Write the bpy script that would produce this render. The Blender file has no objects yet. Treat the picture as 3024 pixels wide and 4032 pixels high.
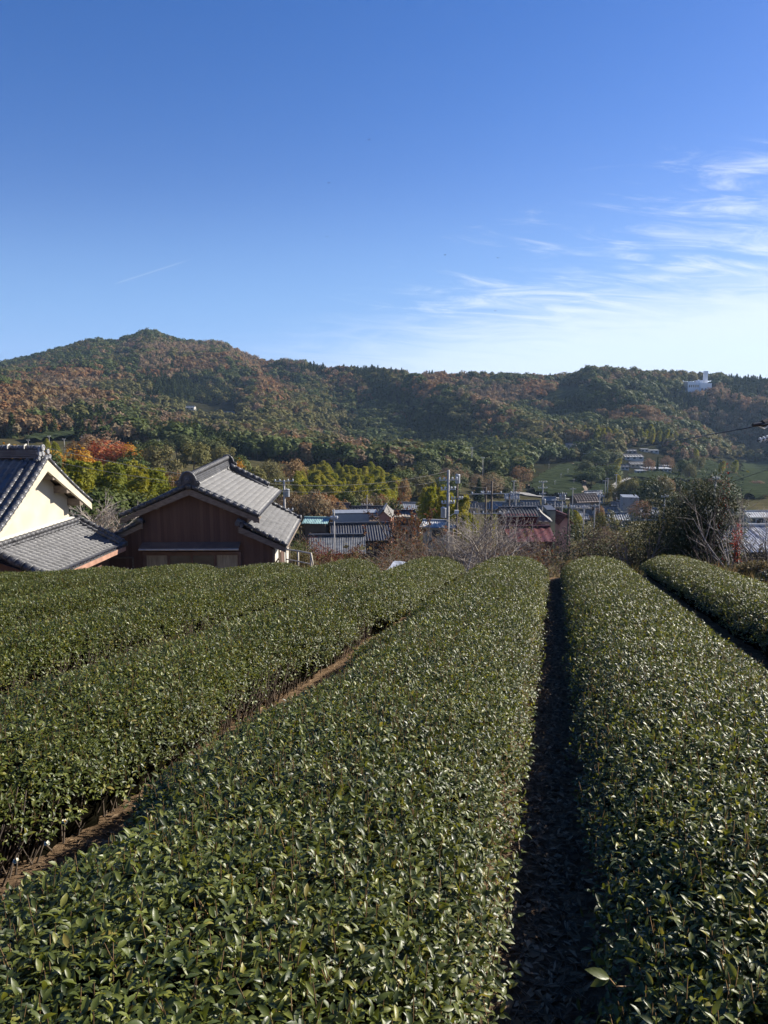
import bpy, math, random
import numpy as np
from mathutils import Vector, Matrix
R = math.radians
rng = np.random.default_rng(7)
random.seed(7)
S = bpy.context.scene
COL = S.collection

# ------------------------------------------------------------------ helpers
F_PX, CX, CY = 769.0, 384.0, 512.0          # focal length in pixels of the 768 x 1024 frame
PITCH = R(8.65)
CAM_Z = 2.3
CP, SP = math.cos(PITCH), math.sin(PITCH)

def gz(py):                                  # height over distance of a sight line
    yc = (CY - np.asarray(py, float)) / F_PX
    return (-SP + yc * CP) / (CP + yc * SP)
def at(px, py, Y):                           # point on a sight line at world depth Y
    xc = (px - CX) / F_PX; yc = (CY - py) / F_PX
    k = Y / (CP + yc * SP)
    return Vector((xc * k, Y, CAM_Z + (-SP + yc * CP) * k))
def proj(x, y, z):
    x = np.asarray(x, float); y = np.asarray(y, float); z = np.asarray(z, float) - CAM_Z
    d = y * CP - z * SP
    v = y * SP + z * CP
    d = np.maximum(d, 1e-3)
    return CX + F_PX * x / d, CY - F_PX * v / d

def link(o, parent=None):
    COL.objects.link(o)
    if parent is not None: o.parent = parent
    return o
def tag(o, label=None, cat=None, group=None, kind=None):
    if label: o['label'] = label
    if cat: o['category'] = cat
    if group: o['group'] = group
    if kind: o['kind'] = kind
    return o
def empty(name, loc=(0, 0, 0), rz=0.0, label=None, cat=None, group=None):
    o = bpy.data.objects.new(name, None); link(o)
    o.empty_display_size = 0.3
    o.location = loc; o.rotation_euler = (0, 0, rz)
    return tag(o, label, cat, group)
def np_mesh(name, V, Fc, smooth=False):
    V = np.ascontiguousarray(V, np.float32); Fc = np.ascontiguousarray(Fc, np.int32)
    m = bpy.data.meshes.new(name)
    nf, k = Fc.shape
    m.vertices.add(len(V)); m.vertices.foreach_set('co', V.ravel())
    m.loops.add(nf * k); m.loops.foreach_set('vertex_index', Fc.ravel())
    m.polygons.add(nf)
    m.polygons.foreach_set('loop_start', np.arange(0, nf * k, k, dtype=np.int32))
    m.polygons.foreach_set('loop_total', np.full(nf, k, np.int32))
    m.update(calc_edges=True)
    if smooth: m.polygons.foreach_set('use_smooth', np.ones(nf, bool))
    return m
def np_obj(name, V, Fc, mat=None, parent=None, smooth=False):
    m = np_mesh(name, V, Fc, smooth)
    if mat: m.materials.append(mat)
    return link(bpy.data.objects.new(name, m), parent)
class MB:                                    # collects polygons, then links them as ONE mesh
    def __init__(s): s.v = []; s.f = []
    def add(s, vs, fs):
        b = len(s.v); s.v += [tuple(v) for v in vs]; s.f += [tuple(i + b for i in f) for f in fs]
    def box(s, x0, x1, y0, y1, z0, z1):
        s.add([(x0,y0,z0),(x1,y0,z0),(x1,y1,z0),(x0,y1,z0),(x0,y0,z1),(x1,y0,z1),(x1,y1,z1),(x0,y1,z1)],
              [(0,3,2,1),(4,5,6,7),(0,1,5,4),(1,2,6,5),(2,3,7,6),(3,0,4,7)])
    def prism(s, pts, d):                    # polygon pts (3d) pushed along d
        n = len(pts); d = Vector(d)
        P = [Vector(p) for p in pts]
        s.add(P + [p + d for p in P], [tuple(range(n))[::-1], tuple(range(n, 2 * n))] +
              [(i, (i + 1) % n, n + (i + 1) % n, n + i) for i in range(n)])
    def tube(s, p0, p1, r0, r1=None, n=8, cap=True):
        r1 = r0 if r1 is None else r1
        p0 = Vector(p0); p1 = Vector(p1); d = (p1 - p0)
        if d.length < 1e-6: return
        q = d.to_track_quat('Z', 'Y')
        vs = []
        for p, r in ((p0, r0), (p1, r1)):
            for i in range(n):
                a = 2 * math.pi * i / n
                vs.append(p + q @ Vector((r * math.cos(a), r * math.sin(a), 0)))
        fs = [(i, (i + 1) % n, n + (i + 1) % n, n + i) for i in range(n)]
        if cap: fs += [tuple(range(n))[::-1], tuple(range(n, 2 * n))]
        s.add(vs, fs)
    def poly(s, pts, r, n=6):
        for a, b in zip(pts[:-1], pts[1:]): s.tube(a, b, r, r, n)
    def build(s, name, mat=None, parent=None, smooth=False, loc=None):
        m = bpy.data.meshes.new(name); m.from_pydata(s.v, [], s.f); m.update()
        import bmesh
        b = bmesh.new(); b.from_mesh(m); bmesh.ops.recalc_face_normals(b, faces=b.faces); b.to_mesh(m); b.free()
        if mat: m.materials.append(mat)
        if smooth: m.polygons.foreach_set('use_smooth', np.ones(len(m.polygons), bool))
        o = link(bpy.data.objects.new(name, m), parent)
        if loc is not None: o.location = loc
        return o
def tubes_np(segs, n=4):                     # segs: (p0,p1,r0,r1) -> V, F (quads)
    A = np.array([s[0] for s in segs], float); B = np.array([s[1] for s in segs], float)
    r0 = np.array([s[2] for s in segs])[:, None, None]; r1 = np.array([s[3] for s in segs])[:, None, None]
    d = B - A; d /= np.maximum(np.linalg.norm(d, axis=1, keepdims=True), 1e-9)
    h = np.where(np.abs(d[:, 2:3]) < .9, np.array([[0, 0, 1.]]), np.array([[1., 0, 0]]))
    e1 = np.cross(d, h); e1 /= np.linalg.norm(e1, axis=1, keepdims=True); e2 = np.cross(d, e1)
    a = np.arange(n) * 2 * math.pi / n
    ring = e1[:, None, :] * np.cos(a)[None, :, None] + e2[:, None, :] * np.sin(a)[None, :, None]
    V = np.concatenate([A[:, None] + ring * r0, B[:, None] + ring * r1], 1)
    N = len(segs); base = (np.arange(N) * 2 * n)[:, None]
    F = []
    for i in range(n):
        j = (i + 1) % n
        F.append(np.concatenate([base + i, base + j, base + n + j, base + n + i], 1))
    return V.reshape(-1, 3), np.concatenate(F)
def copy_tree(o, parent=None):
    c = o.copy(); COL.objects.link(c)
    if parent is not None: c.parent = parent
    for ch in o.children: copy_tree(ch, c)
    return c

# smooth value noise on arrays
_perm = rng.random((256, 256))
def vnoise(x, y):
    x = np.asarray(x, float); y = np.asarray(y, float)
    xi = np.floor(x).astype(int); yi = np.floor(y).astype(int)
    fx = x - xi; fy = y - yi
    fx = fx * fx * (3 - 2 * fx); fy = fy * fy * (3 - 2 * fy)
    g = lambda i, j: _perm[i & 255, j & 255]
    return ((g(xi, yi) * (1 - fx) + g(xi + 1, yi) * fx) * (1 - fy) +
            (g(xi, yi + 1) * (1 - fx) + g(xi + 1, yi + 1) * fx) * fy)
def fbm(x, y, o=4):
    t = 0; a = .5
    for i in range(o):
        t = t + a * vnoise(x * 2 ** i + 17.3 * i, y * 2 ** i + 9.1 * i); a *= .5
    return t / (1 - .5 ** o)

# ------------------------------------------------------------------ materials
def new_mat(name):
    m = bpy.data.materials.new(name); m.use_nodes = True
    nt = m.node_tree; nt.nodes.clear()
    out = nt.nodes.new('ShaderNodeOutputMaterial')
    return m, nt, out
def N(nt, t, **kw):
    n = nt.nodes.new(t)
    for k, v in kw.items():
        if k.startswith('i_'): n.inputs[k[2:].replace('_', ' ')].default_value = v
        elif k.startswith('n_'): n.inputs[int(k[2:])].default_value = v
        else: setattr(n, k, v)
    return n
def ramp(nt, stops, fac):
    r = nt.nodes.new('ShaderNodeValToRGB'); e = r.color_ramp.elements
    while len(e) > 1: e.remove(e[-1])
    e[0].position = stops[0][0]; e[0].color = (*stops[0][1], 1)
    for p, c in stops[1:]:
        k = e.new(p); k.color = (*c, 1)
    nt.links.new(fac, r.inputs[0]); return r
def mathn(nt, op, a, b=None, clamp=False):
    n = nt.nodes.new('ShaderNodeMath'); n.operation = op; n.use_clamp = clamp
    for i, v in enumerate((a, b)):
        if v is None: continue
        if isinstance(v, (int, float)): n.inputs[i].default_value = v
        else: nt.links.new(v, n.inputs[i])
    return n.outputs[0]
def basic(name, c1, c2=None, rough=.8, scale=6.0, detail=5, bump=0.0, bscale=None, spec=.3, metal=0.0, stretch=(1, 1, 1), coat=0):
    """Colour wandering between c1 and c2 by noise in object space, with a fine bump."""
    m, nt, out = new_mat(name)
    p = N(nt, 'ShaderNodeBsdfPrincipled'); p.inputs['Roughness'].default_value = rough
    p.inputs['Specular IOR Level'].default_value = spec; p.inputs['Metallic'].default_value = metal
    nt.links.new(p.outputs[0], out.inputs[0])
    tc = N(nt, 'ShaderNodeTexCoord'); mp = N(nt, 'ShaderNodeMapping'); mp.inputs['Scale'].default_value = stretch
    nt.links.new(tc.outputs['Object'], mp.inputs[0])
    nz = N(nt, 'ShaderNodeTexNoise'); nz.inputs['Scale'].default_value = scale; nz.inputs['Detail'].default_value = detail
    nt.links.new(mp.outputs[0], nz.inputs[0])
    c2 = c2 or tuple(x * .8 for x in c1)
    r = ramp(nt, [(.35, c2), (.65, c1)], nz.outputs[0]); nt.links.new(r.outputs[0], p.inputs['Base Color'])
    if bump:
        b = N(nt, 'ShaderNodeBump'); b.inputs['Strength'].default_value = bump
        nb = N(nt, 'ShaderNodeTexNoise'); nb.inputs['Scale'].default_value = bscale or scale * 4; nb.inputs['Detail'].default_value = 4
        nt.links.new(mp.outputs[0], nb.inputs[0]); nt.links.new(nb.outputs[0], b.inputs['Height']); nt.links.new(b.outputs[0], p.inputs['Normal'])
    return m
def leaf_mat(name, cols, rough=.55, trans=.25, tcol=None, spec=.4, per='island', objvar=0.0, cols2=None):
    """Leaves: a colour per leaf (or per tree), a little light passing through."""
    m, nt, out = new_mat(name)
    p = N(nt, 'ShaderNodeBsdfPrincipled'); p.inputs['Roughness'].default_value = rough
    p.inputs['Specular IOR Level'].default_value = spec
    g = N(nt, 'ShaderNodeNewGeometry')
    n = len(cols)
    r = ramp(nt, [(i / max(n - 1, 1), c) for i, c in enumerate(cols)], g.outputs['Random Per Island'])
    col = r.outputs[0]
    if cols2:
        oi = N(nt, 'ShaderNodeObjectInfo')
        n2 = len(cols2)
        r2 = ramp(nt, [(i / max(n2 - 1, 1), c) for i, c in enumerate(cols2)], oi.outputs['Random'])
        mx = N(nt, 'ShaderNodeMix', data_type='RGBA'); mx.inputs[0].default_value = objvar
        nt.links.new(col, mx.inputs[6]); nt.links.new(r2.outputs[0], mx.inputs[7]); col = mx.outputs[2]
    nt.links.new(col, p.inputs['Base Color'])
    if trans > 0:
        t = N(nt, 'ShaderNodeBsdfTranslucent')
        hs = N(nt, 'ShaderNodeHueSaturation'); hs.inputs['Hue'].default_value = .48; hs.inputs['Saturation'].default_value = 1.15; hs.inputs['Value'].default_value = 1.6
        nt.links.new(col, hs.inputs['Color']); nt.links.new(hs.outputs[0], t.inputs[0])
        ms = N(nt, 'ShaderNodeMixShader'); ms.inputs[0].default_value = trans
        nt.links.new(p.outputs[0], ms.inputs[1]); nt.links.new(t.outputs[0], ms.inputs[2]); nt.links.new(ms.outputs[0], out.inputs[0])
    else:
        nt.links.new(p.outputs[0], out.inputs[0])
    return m

# ------------------------------------------------------------------ camera, sun, sky
cam = bpy.data.cameras.new('camera'); co = link(bpy.data.objects.new('camera', cam)); S.camera = co
cam.sensor_fit = 'VERTICAL'; cam.sensor_height = 32.0; cam.lens = 32.0 * F_PX / 1024.0
cam.clip_start = .05; cam.clip_end = 30000
co.location = (0, 0, CAM_Z); co.rotation_euler = (math.pi / 2 - PITCH, 0, 0)

SUN_AZ, SUN_EL = R(66), R(31)
sd = Vector((math.sin(SUN_AZ) * math.cos(SUN_EL), math.cos(SUN_AZ) * math.cos(SUN_EL), math.sin(SUN_EL)))
sl = bpy.data.lights.new('sun', 'SUN'); sl.energy = 5.0; sl.angle = R(.53); sl.color = (1, .93, .82)
so = link(bpy.data.objects.new('sun', sl)); so.rotation_euler = (-sd).to_track_quat('-Z', 'Y').to_euler(); so.location = (40, 15, 60)

W = bpy.data.worlds.new('World'); S.world = W; W.use_nodes = True
nt = W.node_tree; nt.nodes.clear()
wo = N(nt, 'ShaderNodeOutputWorld'); bg = N(nt, 'ShaderNodeBackground'); nt.links.new(bg.outputs[0], wo.inputs[0])
sky = N(nt, 'ShaderNodeTexSky', sky_type='NISHITA', sun_disc=False)
sky.sun_elevation = SUN_EL; sky.sun_rotation = SUN_AZ; sky.altitude = 200; sky.air_density = 1.0; sky.dust_density = .25; sky.ozone_density = 2.2
tc = N(nt, 'ShaderNodeTexCoord')
sx = N(nt, 'ShaderNodeSeparateXYZ'); nt.links.new(tc.outputs['Generated'], sx.inputs[0])
ysafe = mathn(nt, 'MAXIMUM', sx.outputs[1], .08)
az = mathn(nt, 'DIVIDE', sx.outputs[0], ysafe); el = mathn(nt, 'DIVIDE', sx.outputs[2], ysafe)
# cirrus: noise drawn out along the wind, thicker to the right and towards the horizon
cb = N(nt, 'ShaderNodeCombineXYZ'); nt.links.new(mathn(nt, 'MULTIPLY', az, 2.6), cb.inputs[0])
elw = mathn(nt, 'ADD', mathn(nt, 'MULTIPLY', mathn(nt, 'POWER', mathn(nt, 'MAXIMUM', el, .0), .75), 16.0), mathn(nt, 'MULTIPLY', az, 1.3)); nt.links.new(elw, cb.inputs[1])
def noise3(scale, detail, rough, dist, off):
    mp = N(nt, 'ShaderNodeMapping'); mp.inputs['Location'].default_value = off; nt.links.new(cb.outputs[0], mp.inputs[0])
    n = N(nt, 'ShaderNodeTexNoise'); n.inputs['Scale'].default_value = scale; n.inputs['Detail'].default_value = detail
    n.inputs['Roughness'].default_value = rough; n.inputs['Distortion'].default_value = dist; nt.links.new(mp.outputs[0], n.inputs[0]); return n.outputs[0]
def sstep(v, a, b):
    n = N(nt, 'ShaderNodeMapRange', interpolation_type='SMOOTHERSTEP'); n.inputs[1].default_value = a; n.inputs[2].default_value = b
    nt.links.new(v, n.inputs[0]); return n.outputs[0]
big = noise3(.9, 3, .5, .3, (3.1, 1.7, 0)); fine = noise3(2.6, 10, .66, 1.1, (1.2, 5.4, 0))
mask = mathn(nt, 'SUBTRACT', mathn(nt, 'ADD', mathn(nt, 'MULTIPLY', az, .42), .215), el)        # > 0 where cirrus is likely
m1 = sstep(mask, -.10, .26)
thr = mathn(nt, 'SUBTRACT', mathn(nt, 'ADD', mathn(nt, 'MULTIPLY', fine, .82), mathn(nt, 'MULTIPLY', big, .34)), mathn(nt, 'MULTIPLY', mathn(nt, 'SUBTRACT', 1.0, m1), .33))
cir = mathn(nt, 'MULTIPLY', sstep(thr, .42, .84), .8)
# pale veil low over the ridge on the right
v0 = mathn(nt, 'SUBTRACT', mathn(nt, 'ADD', mathn(nt, 'MULTIPLY', az, .17), .095), el)
veil = mathn(nt, 'MULTIPLY', sstep(mathn(nt, 'ADD', v0, mathn(nt, 'MULTIPLY', mathn(nt, 'SUBTRACT', fine, .5), .12)), -.03, .09), sstep(az, -.45, .25))
cloud = mathn(nt, 'MAXIMUM', cir, mathn(nt, 'MULTIPLY', veil, .78), clamp=True)
# one short thin vapour trail, upper left
tr = mathn(nt, 'SUBTRACT', el, mathn(nt, 'ADD', mathn(nt, 'MULTIPLY', az, .306), .2420))
CT = tr
line = mathn(nt, 'SUBTRACT', 1.0, mathn(nt, 'MULTIPLY', mathn(nt, 'ABSOLUTE', tr), 700.0), clamp=True)
seg = mathn(nt, 'MULTIPLY', sstep(az, -.345, -.325), mathn(nt, 'SUBTRACT', 1.0, sstep(az, -.27, -.235)))
trail = mathn(nt, 'MULTIPLY', mathn(nt, 'MULTIPLY', line, seg), .17)
cloud = mathn(nt, 'MAXIMUM', cloud, trail)
hs = N(nt, 'ShaderNodeHueSaturation'); hs.inputs['Saturation'].default_value = 1.38; hs.inputs['Value'].default_value = .95
tint = N(nt, 'ShaderNodeMix', data_type='RGBA', blend_type='MULTIPLY'); tint.inputs[0].default_value = 1.0; tint.inputs[7].default_value = (1.06, .92, 1.06, 1); nt.links.new(sky.outputs[0], tint.inputs[6]); nt.links.new(tint.outputs[2], hs.inputs['Color'])
mx = N(nt, 'ShaderNodeMix', data_type='RGBA'); nt.links.new(cloud, mx.inputs[0]); mx.inputs[7].default_value = (7.4, 7.9, 8.3, 1)
low = N(nt, 'ShaderNodeMix', data_type='RGBA'); low.inputs[7].default_value = (1.3, 3.3, 6.9, 1); nt.links.new(hs.outputs[0], low.inputs[6])
nt.links.new(mathn(nt, 'MULTIPLY', mathn(nt, 'SUBTRACT', 1.0, sstep(el, .0, .30)), .75), low.inputs[0]); nt.links.new(low.outputs[2], mx.inputs[6])
nt.links.new(mx.outputs[2], bg.inputs[0]); bg.inputs[1].default_value = .067

S.view_settings.view_transform = 'Standard'; S.view_settings.look = 'None'; S.view_settings.exposure = 1.0; S.view_settings.gamma = 1
S.render.engine = 'CYCLES'
cy = S.cycles
cy.max_bounces = 5; cy.diffuse_bounces = 3; cy.glossy_bounces = 2; cy.transmission_bounces = 3; cy.transparent_max_bounces = 6; cy.volume_bounces = 0
cy.use_adaptive_sampling = True; cy.adaptive_threshold = .015
cy.use_denoising = True; cy.denoiser = 'OPENIMAGEDENOISE'; cy.denoising_prefilter = 'ACCURATE'
cy.caustics_reflective = False; cy.caustics_refractive = False
cy.sample_clamp_indirect = 6
# ------------------------------------------------------------------ terrain (one sheet, y away from the camera)
PHI = .2218; SN, CS = math.sin(PHI), math.cos(PHI)     # direction of the tea rows
SLOPE, CROSS = .15895, .0371
def field_z(x, y):
    s = x * SN + y * CS; q = x * CS - y * SN
    hump = np.interp(q, [-14, -12.34, -10.4, -8.5, -6.6, -4.7, -2.8, -.95, .95, 2.85], [-.4, -.27, -.14, -.06, -.03, .07, .12, .14, .16, .10])
    return .74 - SLOPE * s + CROSS * np.clip(q, -14, 4) + hump * np.clip(s / 18, 0, 1) ** 2
YN = np.array([60, 100, 160, 220, 300, 380, 480, 600.])
PXN = np.array([0, 100, 200, 300, 400, 500, 600, 700, 768.])
TAB = np.array([
    [545, 523, 500, 482, 462, 440, 425, 392],
    [545, 528, 505, 485, 465, 444, 430, 403],
    [545, 535, 512, 492, 474, 455, 445, 434],
    [590, 566, 538, 514, 492, 466, 460, 450],
    [600, 574, 546, 526, 503, 476, 462, 450],
    [600, 575, 547, 526, 508, 496, 466, 448],
    [600, 575, 548, 526, 508, 497, 476, 455],
    [600, 575, 548, 527, 510, 498, 482, 466],
    [600, 575, 548, 527, 510, 498, 483, 468.]])
GT = gz(TAB)
SKY_X = np.array([-200, 0, 100, 215, 265, 300, 330, 355, 390, 430, 470, 490, 520, 570, 650, 720, 830, 960, 1080, 1180, 1240, 1270, 1330, 1400, 1470, 1530, 1560, 1659, 1900]) * .4629
SKY_Y = np.array([820, 789, 767, 737, 741, 726, 717, 722, 737, 739, 737, 742, 757, 778, 779, 796, 799, 806, 816, 820, 811, 800, 798, 807, 814, 815, 818, 822, 822]) * .4629 + 5.0
YC_X = np.array([-100, 0, 150, 260, 300, 400, 560, 590, 640, 690, 768, 900.])
YC_Y = np.array([1400, 1350, 1300, 1250, 1120, 1050, 1080, 950, 950, 1000, 1050, 1100.])
def far_z(x, Y):
    x = np.asarray(x, float); Y = np.asarray(Y, float)
    px = CX + F_PX * x / Y                                   # azimuth expressed as a column
    yc = np.interp(px, YC_X, YC_Y)
    pcol = np.clip(px, 0, 768)
    i = np.clip(np.searchsorted(PXN, pcol, side='right') - 1, 0, len(PXN) - 2)
    f = (pcol - PXN[i]) / (PXN[i + 1] - PXN[i])
    Yc = np.clip(Y, 60, 600)
    j = np.clip(np.searchsorted(YN, Yc, side='right') - 1, 0, len(YN) - 2)
    g = (Yc - YN[j]) / (YN[j + 1] - YN[j])
    zt = lambda ii, jj: GT[ii, jj] * YN[jj]
    z = (zt(i, j) * (1 - f) + zt(i + 1, j) * f) * (1 - g) + (zt(i, j + 1) * (1 - f) + zt(i + 1, j + 1) * f) * g
    z600 = zt(i, np.full_like(i, 7)) * (1 - f) + zt(i + 1, np.full_like(i, 7)) * f
    zc = gz(np.interp(px, SKY_X, SKY_Y)) * yc
    left = np.clip((300 - px) / 150, 0, 1)
    t = (Y - 600) / np.maximum(yc - 600, 50)
    dip = 16 * left
    tt = np.clip((t - .12) / .88, 0, 1)
    zh = np.where(t < .12, z600 - dip * np.clip(t / .12, 0, 1), (z600 - dip) + (zc - z600 + dip) * (tt ** 1.05))
    t2 = np.clip(t - 1, 0, 3)
    zh = zh - 260 * t2 * t2 - 30 * t2
    z = np.where(Y > 600, zh, z)
    # spurs and gullies running down towards the valley
    amp = np.clip((Y - 420) / 250, 0, 1) * np.clip(1 - np.abs(t - .42) / .62, 0, 1) ** .7
    amp = np.where(Y < 600, np.clip((Y - 420) / 250, 0, 1) * .55, np.maximum(amp, .0))
    n1 = 1 - np.abs(2 * fbm((x + .25 * Y) / 170 + 5, Y / 420 + 3, 2) - 1) * 2
    n2 = fbm((x - .2 * Y) / 70 + 40, Y / 130 + 7, 3)
    z = z + amp * ((n1 - .5) * 26 + (n2 - .5) * 17)
    return z + CAM_Z
def ground(x, y):
    x = np.asarray(x, float); y = np.asarray(y, float)
    x, y = np.broadcast_arrays(x, y)
    zf = field_z(x, y)
    yy = np.maximum(y, 60)
    zfar = far_z(x * yy / np.maximum(y, 1e-3) if False else x, yy)
    edge = np.interp(x, [-30, -12, -8.4, -6.4, -4.4, -2.4, -.6, 1.4, 3.1, 5, 7.3, 12, 30], [17, 17.8, 18.5, 18.9, 19.2, 19.4, 19, 18.9, 18.3, 18.3, 19.6, 20, 20]) + .5 * (vnoise(x * .3, y * .0 + 3) - .5)
    zt = -6.4 - .05 * (y - 26) - .0035 * np.clip(y - 36, 0, 99) ** 2
    a = np.clip((y - edge) / 4.5, 0, 1); a = a * a * (3 - 2 * a)
    z = zf * (1 - a) + np.minimum(zt, zf) * a
    b = np.clip((y - 36) / 24, 0, 1); b = b * b * (3 - 2 * b)
    z = z * (1 - b) + zfar * b
    # cut bank to the right of the last row
    q = x * CS - y * SN
    c = np.clip((q - 3.95) / 1.2, 0, 1) * np.clip((30 - y) / 8, 0, 1)
    z = z - .5 * c * c - np.clip(q - 5.1, 0, 12) * .22 * np.clip((30 - y) / 8, 0, 1)
    return z
def gpt(px, Y):                                              # a point on the ground in direction px at depth Y
    x = (px - CX) / F_PX * Y * 1.0
    return Vector((x, Y, float(ground(np.array([x]), np.array([Y]))[0])))

nw = 330
wv = np.linspace(-.86, .86, nw)
yv = np.concatenate([np.linspace(-14, 40, 150), 40 + (1900 - 40) * (np.linspace(0, 1, 331)[1:] ** 1.75)])
Yg, Wg = np.meshgrid(yv, wv, indexing='ij')
Xg = Wg * (Yg + 50)
Zg = ground(Xg, Yg)
Vt = np.stack([Xg, Yg, Zg], -1).reshape(-1, 3)
ny = len(yv); ii = (np.arange(ny - 1)[:, None] * nw + np.arange(nw - 1)[None, :]).ravel()
Ft = np.stack([ii, ii + 1, ii + nw + 1, ii + nw], 1)

m_terr, nt, out = new_mat('valley ground')
p = N(nt, 'ShaderNodeBsdfPrincipled'); p.inputs['Roughness'].default_value = .95; p.inputs['Specular IOR Level'].default_value = .0
nt.links.new(p.outputs[0], out.inputs[0])
tc = N(nt, 'ShaderNodeTexCoord'); sp_ = N(nt, 'ShaderNodeSeparateXYZ'); nt.links.new(tc.outputs['Object'], sp_.inputs[0])
def tn(scale, detail=6, rough=.6):
    n = N(nt, 'ShaderNodeTexNoise'); n.inputs['Scale'].default_value = scale; n.inputs['Detail'].default_value = detail; n.inputs['Roughness'].default_value = rough
    nt.links.new(tc.outputs['Object'], n.inputs[0]); return n.outputs[0]
soil = ramp(nt, [(.25, (.045, .032, .022)), (.5, (.17, .115, .07)), (.62, (.26, .18, .11)), (.8, (.36, .27, .17))], tn(9, 12, .78))
past = ramp(nt, [(.3, (.03, .035, .014)), (.5, (.07, .062, .03)), (.7, (.12, .10, .055))], tn(.12, 9, .7))
wood = ramp(nt, [(.3, (.012, .017, .009)), (.6, (.028, .026, .014)), (.8, (.05, .035, .02))], tn(.05, 8, .7))
def mixc(f, a, b):
    x = N(nt, 'ShaderNodeMix', data_type='RGBA'); nt.links.new(f, x.inputs[0]); nt.links.new(a, x.inputs[6]); nt.links.new(b, x.inputs[7]); return x.outputs[2]
mr = lambda a, b: (lambda n: (nt.links.new(sp_.outputs[1], n.inputs[0]), n.outputs[0])[1])(N(nt, 'ShaderNodeMapRange', n_1=a, n_2=b))
c = mixc(mr(21, 24), soil.outputs[0], past.outputs[0]); c = mixc(mr(330, 480), c, wood.outputs[0])
nt.links.new(c, p.inputs['Base Color'])
b = N(nt, 'ShaderNodeBump'); b.inputs['Strength'].default_value = .8; b.inputs['Distance'].default_value = .05
nt.links.new(tn(22, 10, .75), b.inputs['Height']); nt.links.new(b.outputs[0], p.inputs['Normal'])
terr = np_obj('ground', Vt, Ft, m_terr, smooth=True); tag(terr, 'brown field soil falling into a wooded valley and hills', kind='structure')

# ------------------------------------------------------------------ crowns made of leaf sprays
def sprays(C, Nr, size, asp=.55, jit=.7, fold=.25, r=rng):
    """Folded four-cornered sprays at C, facing roughly along Nr."""
    n = len(C)
    Nn = Nr + r.normal(0, jit, (n, 3)); Nn /= np.linalg.norm(Nn, axis=1, keepdims=True) + 1e-9
    T = np.cross(Nn, r.normal(0, 1, (n, 3))); T /= np.linalg.norm(T, axis=1, keepdims=True) + 1e-9
    B = np.cross(Nn, T)
    L = (size * r.uniform(.6, 1.4, n))[:, None]; Wd = L * asp * r.uniform(.7, 1.3, (n, 1))
    v0 = C - T * L * .5; v2 = C + T * L * .5 - Nn * L * fold
    v1 = C + B * Wd * .5 - Nn * L * fold * .3; v3 = C - B * Wd * .5 - Nn * L * fold * .3
    V = np.stack([v0, v1, v2, v3], 1).reshape(-1, 3)
    k = np.arange(n) * 4
    F = np.concatenate([np.stack([k, k + 1, k + 2], 1), np.stack([k, k + 2, k + 3], 1)])
    return V, F
def crown_round(n, seed, rad=1.0, hgt=1.0, lobes=9, size=.2, inner=.5, zc=.53, gap=.0):
    """Unit crown (height 1, radius about .5 x rad): lumpy lobes round a centre."""
    r = np.random.default_rng(seed)
    a = r.uniform(0, 2 * np.pi, lobes); h = r.uniform(-.55, .9, lobes)
    lc = np.stack([np.cos(a) * .30 * rad * np.sqrt(1 - np.clip(h, -.9, .9) ** 2), np.sin(a) * .30 * rad * np.sqrt(1 - np.clip(h, -.9, .9) ** 2), zc + h * .30 * hgt], 1)
    lr = r.uniform(.15, .25, lobes) * rad ** .5
    k = r.integers(0, lobes, n)
    d = r.normal(0, 1, (n, 3)); d /= np.linalg.norm(d, axis=1, keepdims=True); d[:, 2] = d[:, 2] * .85 + .12
    rr = lr[k] * (inner + (1 - inner) * r.random(n) ** .5)
    C = lc[k] + d * rr[:, None]
    o = C - np.array([0, 0, zc - .1]); o /= np.linalg.norm(o, axis=1, keepdims=True)
    return sprays(C, d * .9 + o * .7 + np.array([0, 0, .35]), size, jit=.42, r=r)
def crown_cone(n, seed, rad=.2, z0=.12, size=.12, layers=11):
    r = np.random.default_rng(seed)
    t = r.random(n) ** .75; lay = np.floor(t * layers) / layers + r.random(n) * .6 / layers
    z = 1 - (1 - z0) * lay
    rmax = rad * (lay * 1.05 + .03) ** .8 * (1 + .22 * np.sin(np.arange(n) * 2.39996 * 3 + seed))
    a = r.uniform(0, 2 * np.pi, n); q = rmax * (.45 + .55 * r.random(n) ** .5)
    C = np.stack([np.cos(a) * q, np.sin(a) * q, z - q * .35], 1)
    Nr = np.stack([np.cos(a) * .9, np.sin(a) * .9, np.full(n, .55)], 1)
    return sprays(C, Nr, size, asp=.5, jit=.45, fold=.35, r=r)
def crown_bamboo(n, seed, size=.1):
    """One plume: a culm bending over at the top, feathery hanging sprays."""
    r = np.random.default_rng(seed)
    b = r.uniform(0, 2 * np.pi); t = .28 + .72 * r.random(n) ** .8
    bend = .16 * np.clip((t - .55) / .45, 0, 1) ** 2
    w = .17 * np.sin(np.clip((t - .2) / .8, 0, 1) * np.pi * .92) + .02
    a = r.uniform(0, 2 * np.pi, n); q = w * r.random(n) ** .5
    C = np.stack([np.cos(b) * bend + np.cos(a) * q, np.sin(b) * bend + np.sin(a) * q, t - .35 * bend - .25 * q], 1)
    Nr = np.stack([np.cos(a), np.sin(a), np.full(n, .6)], 1)
    return sprays(C, Nr, size, asp=.33, jit=.6, fold=.45, r=r)
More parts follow.
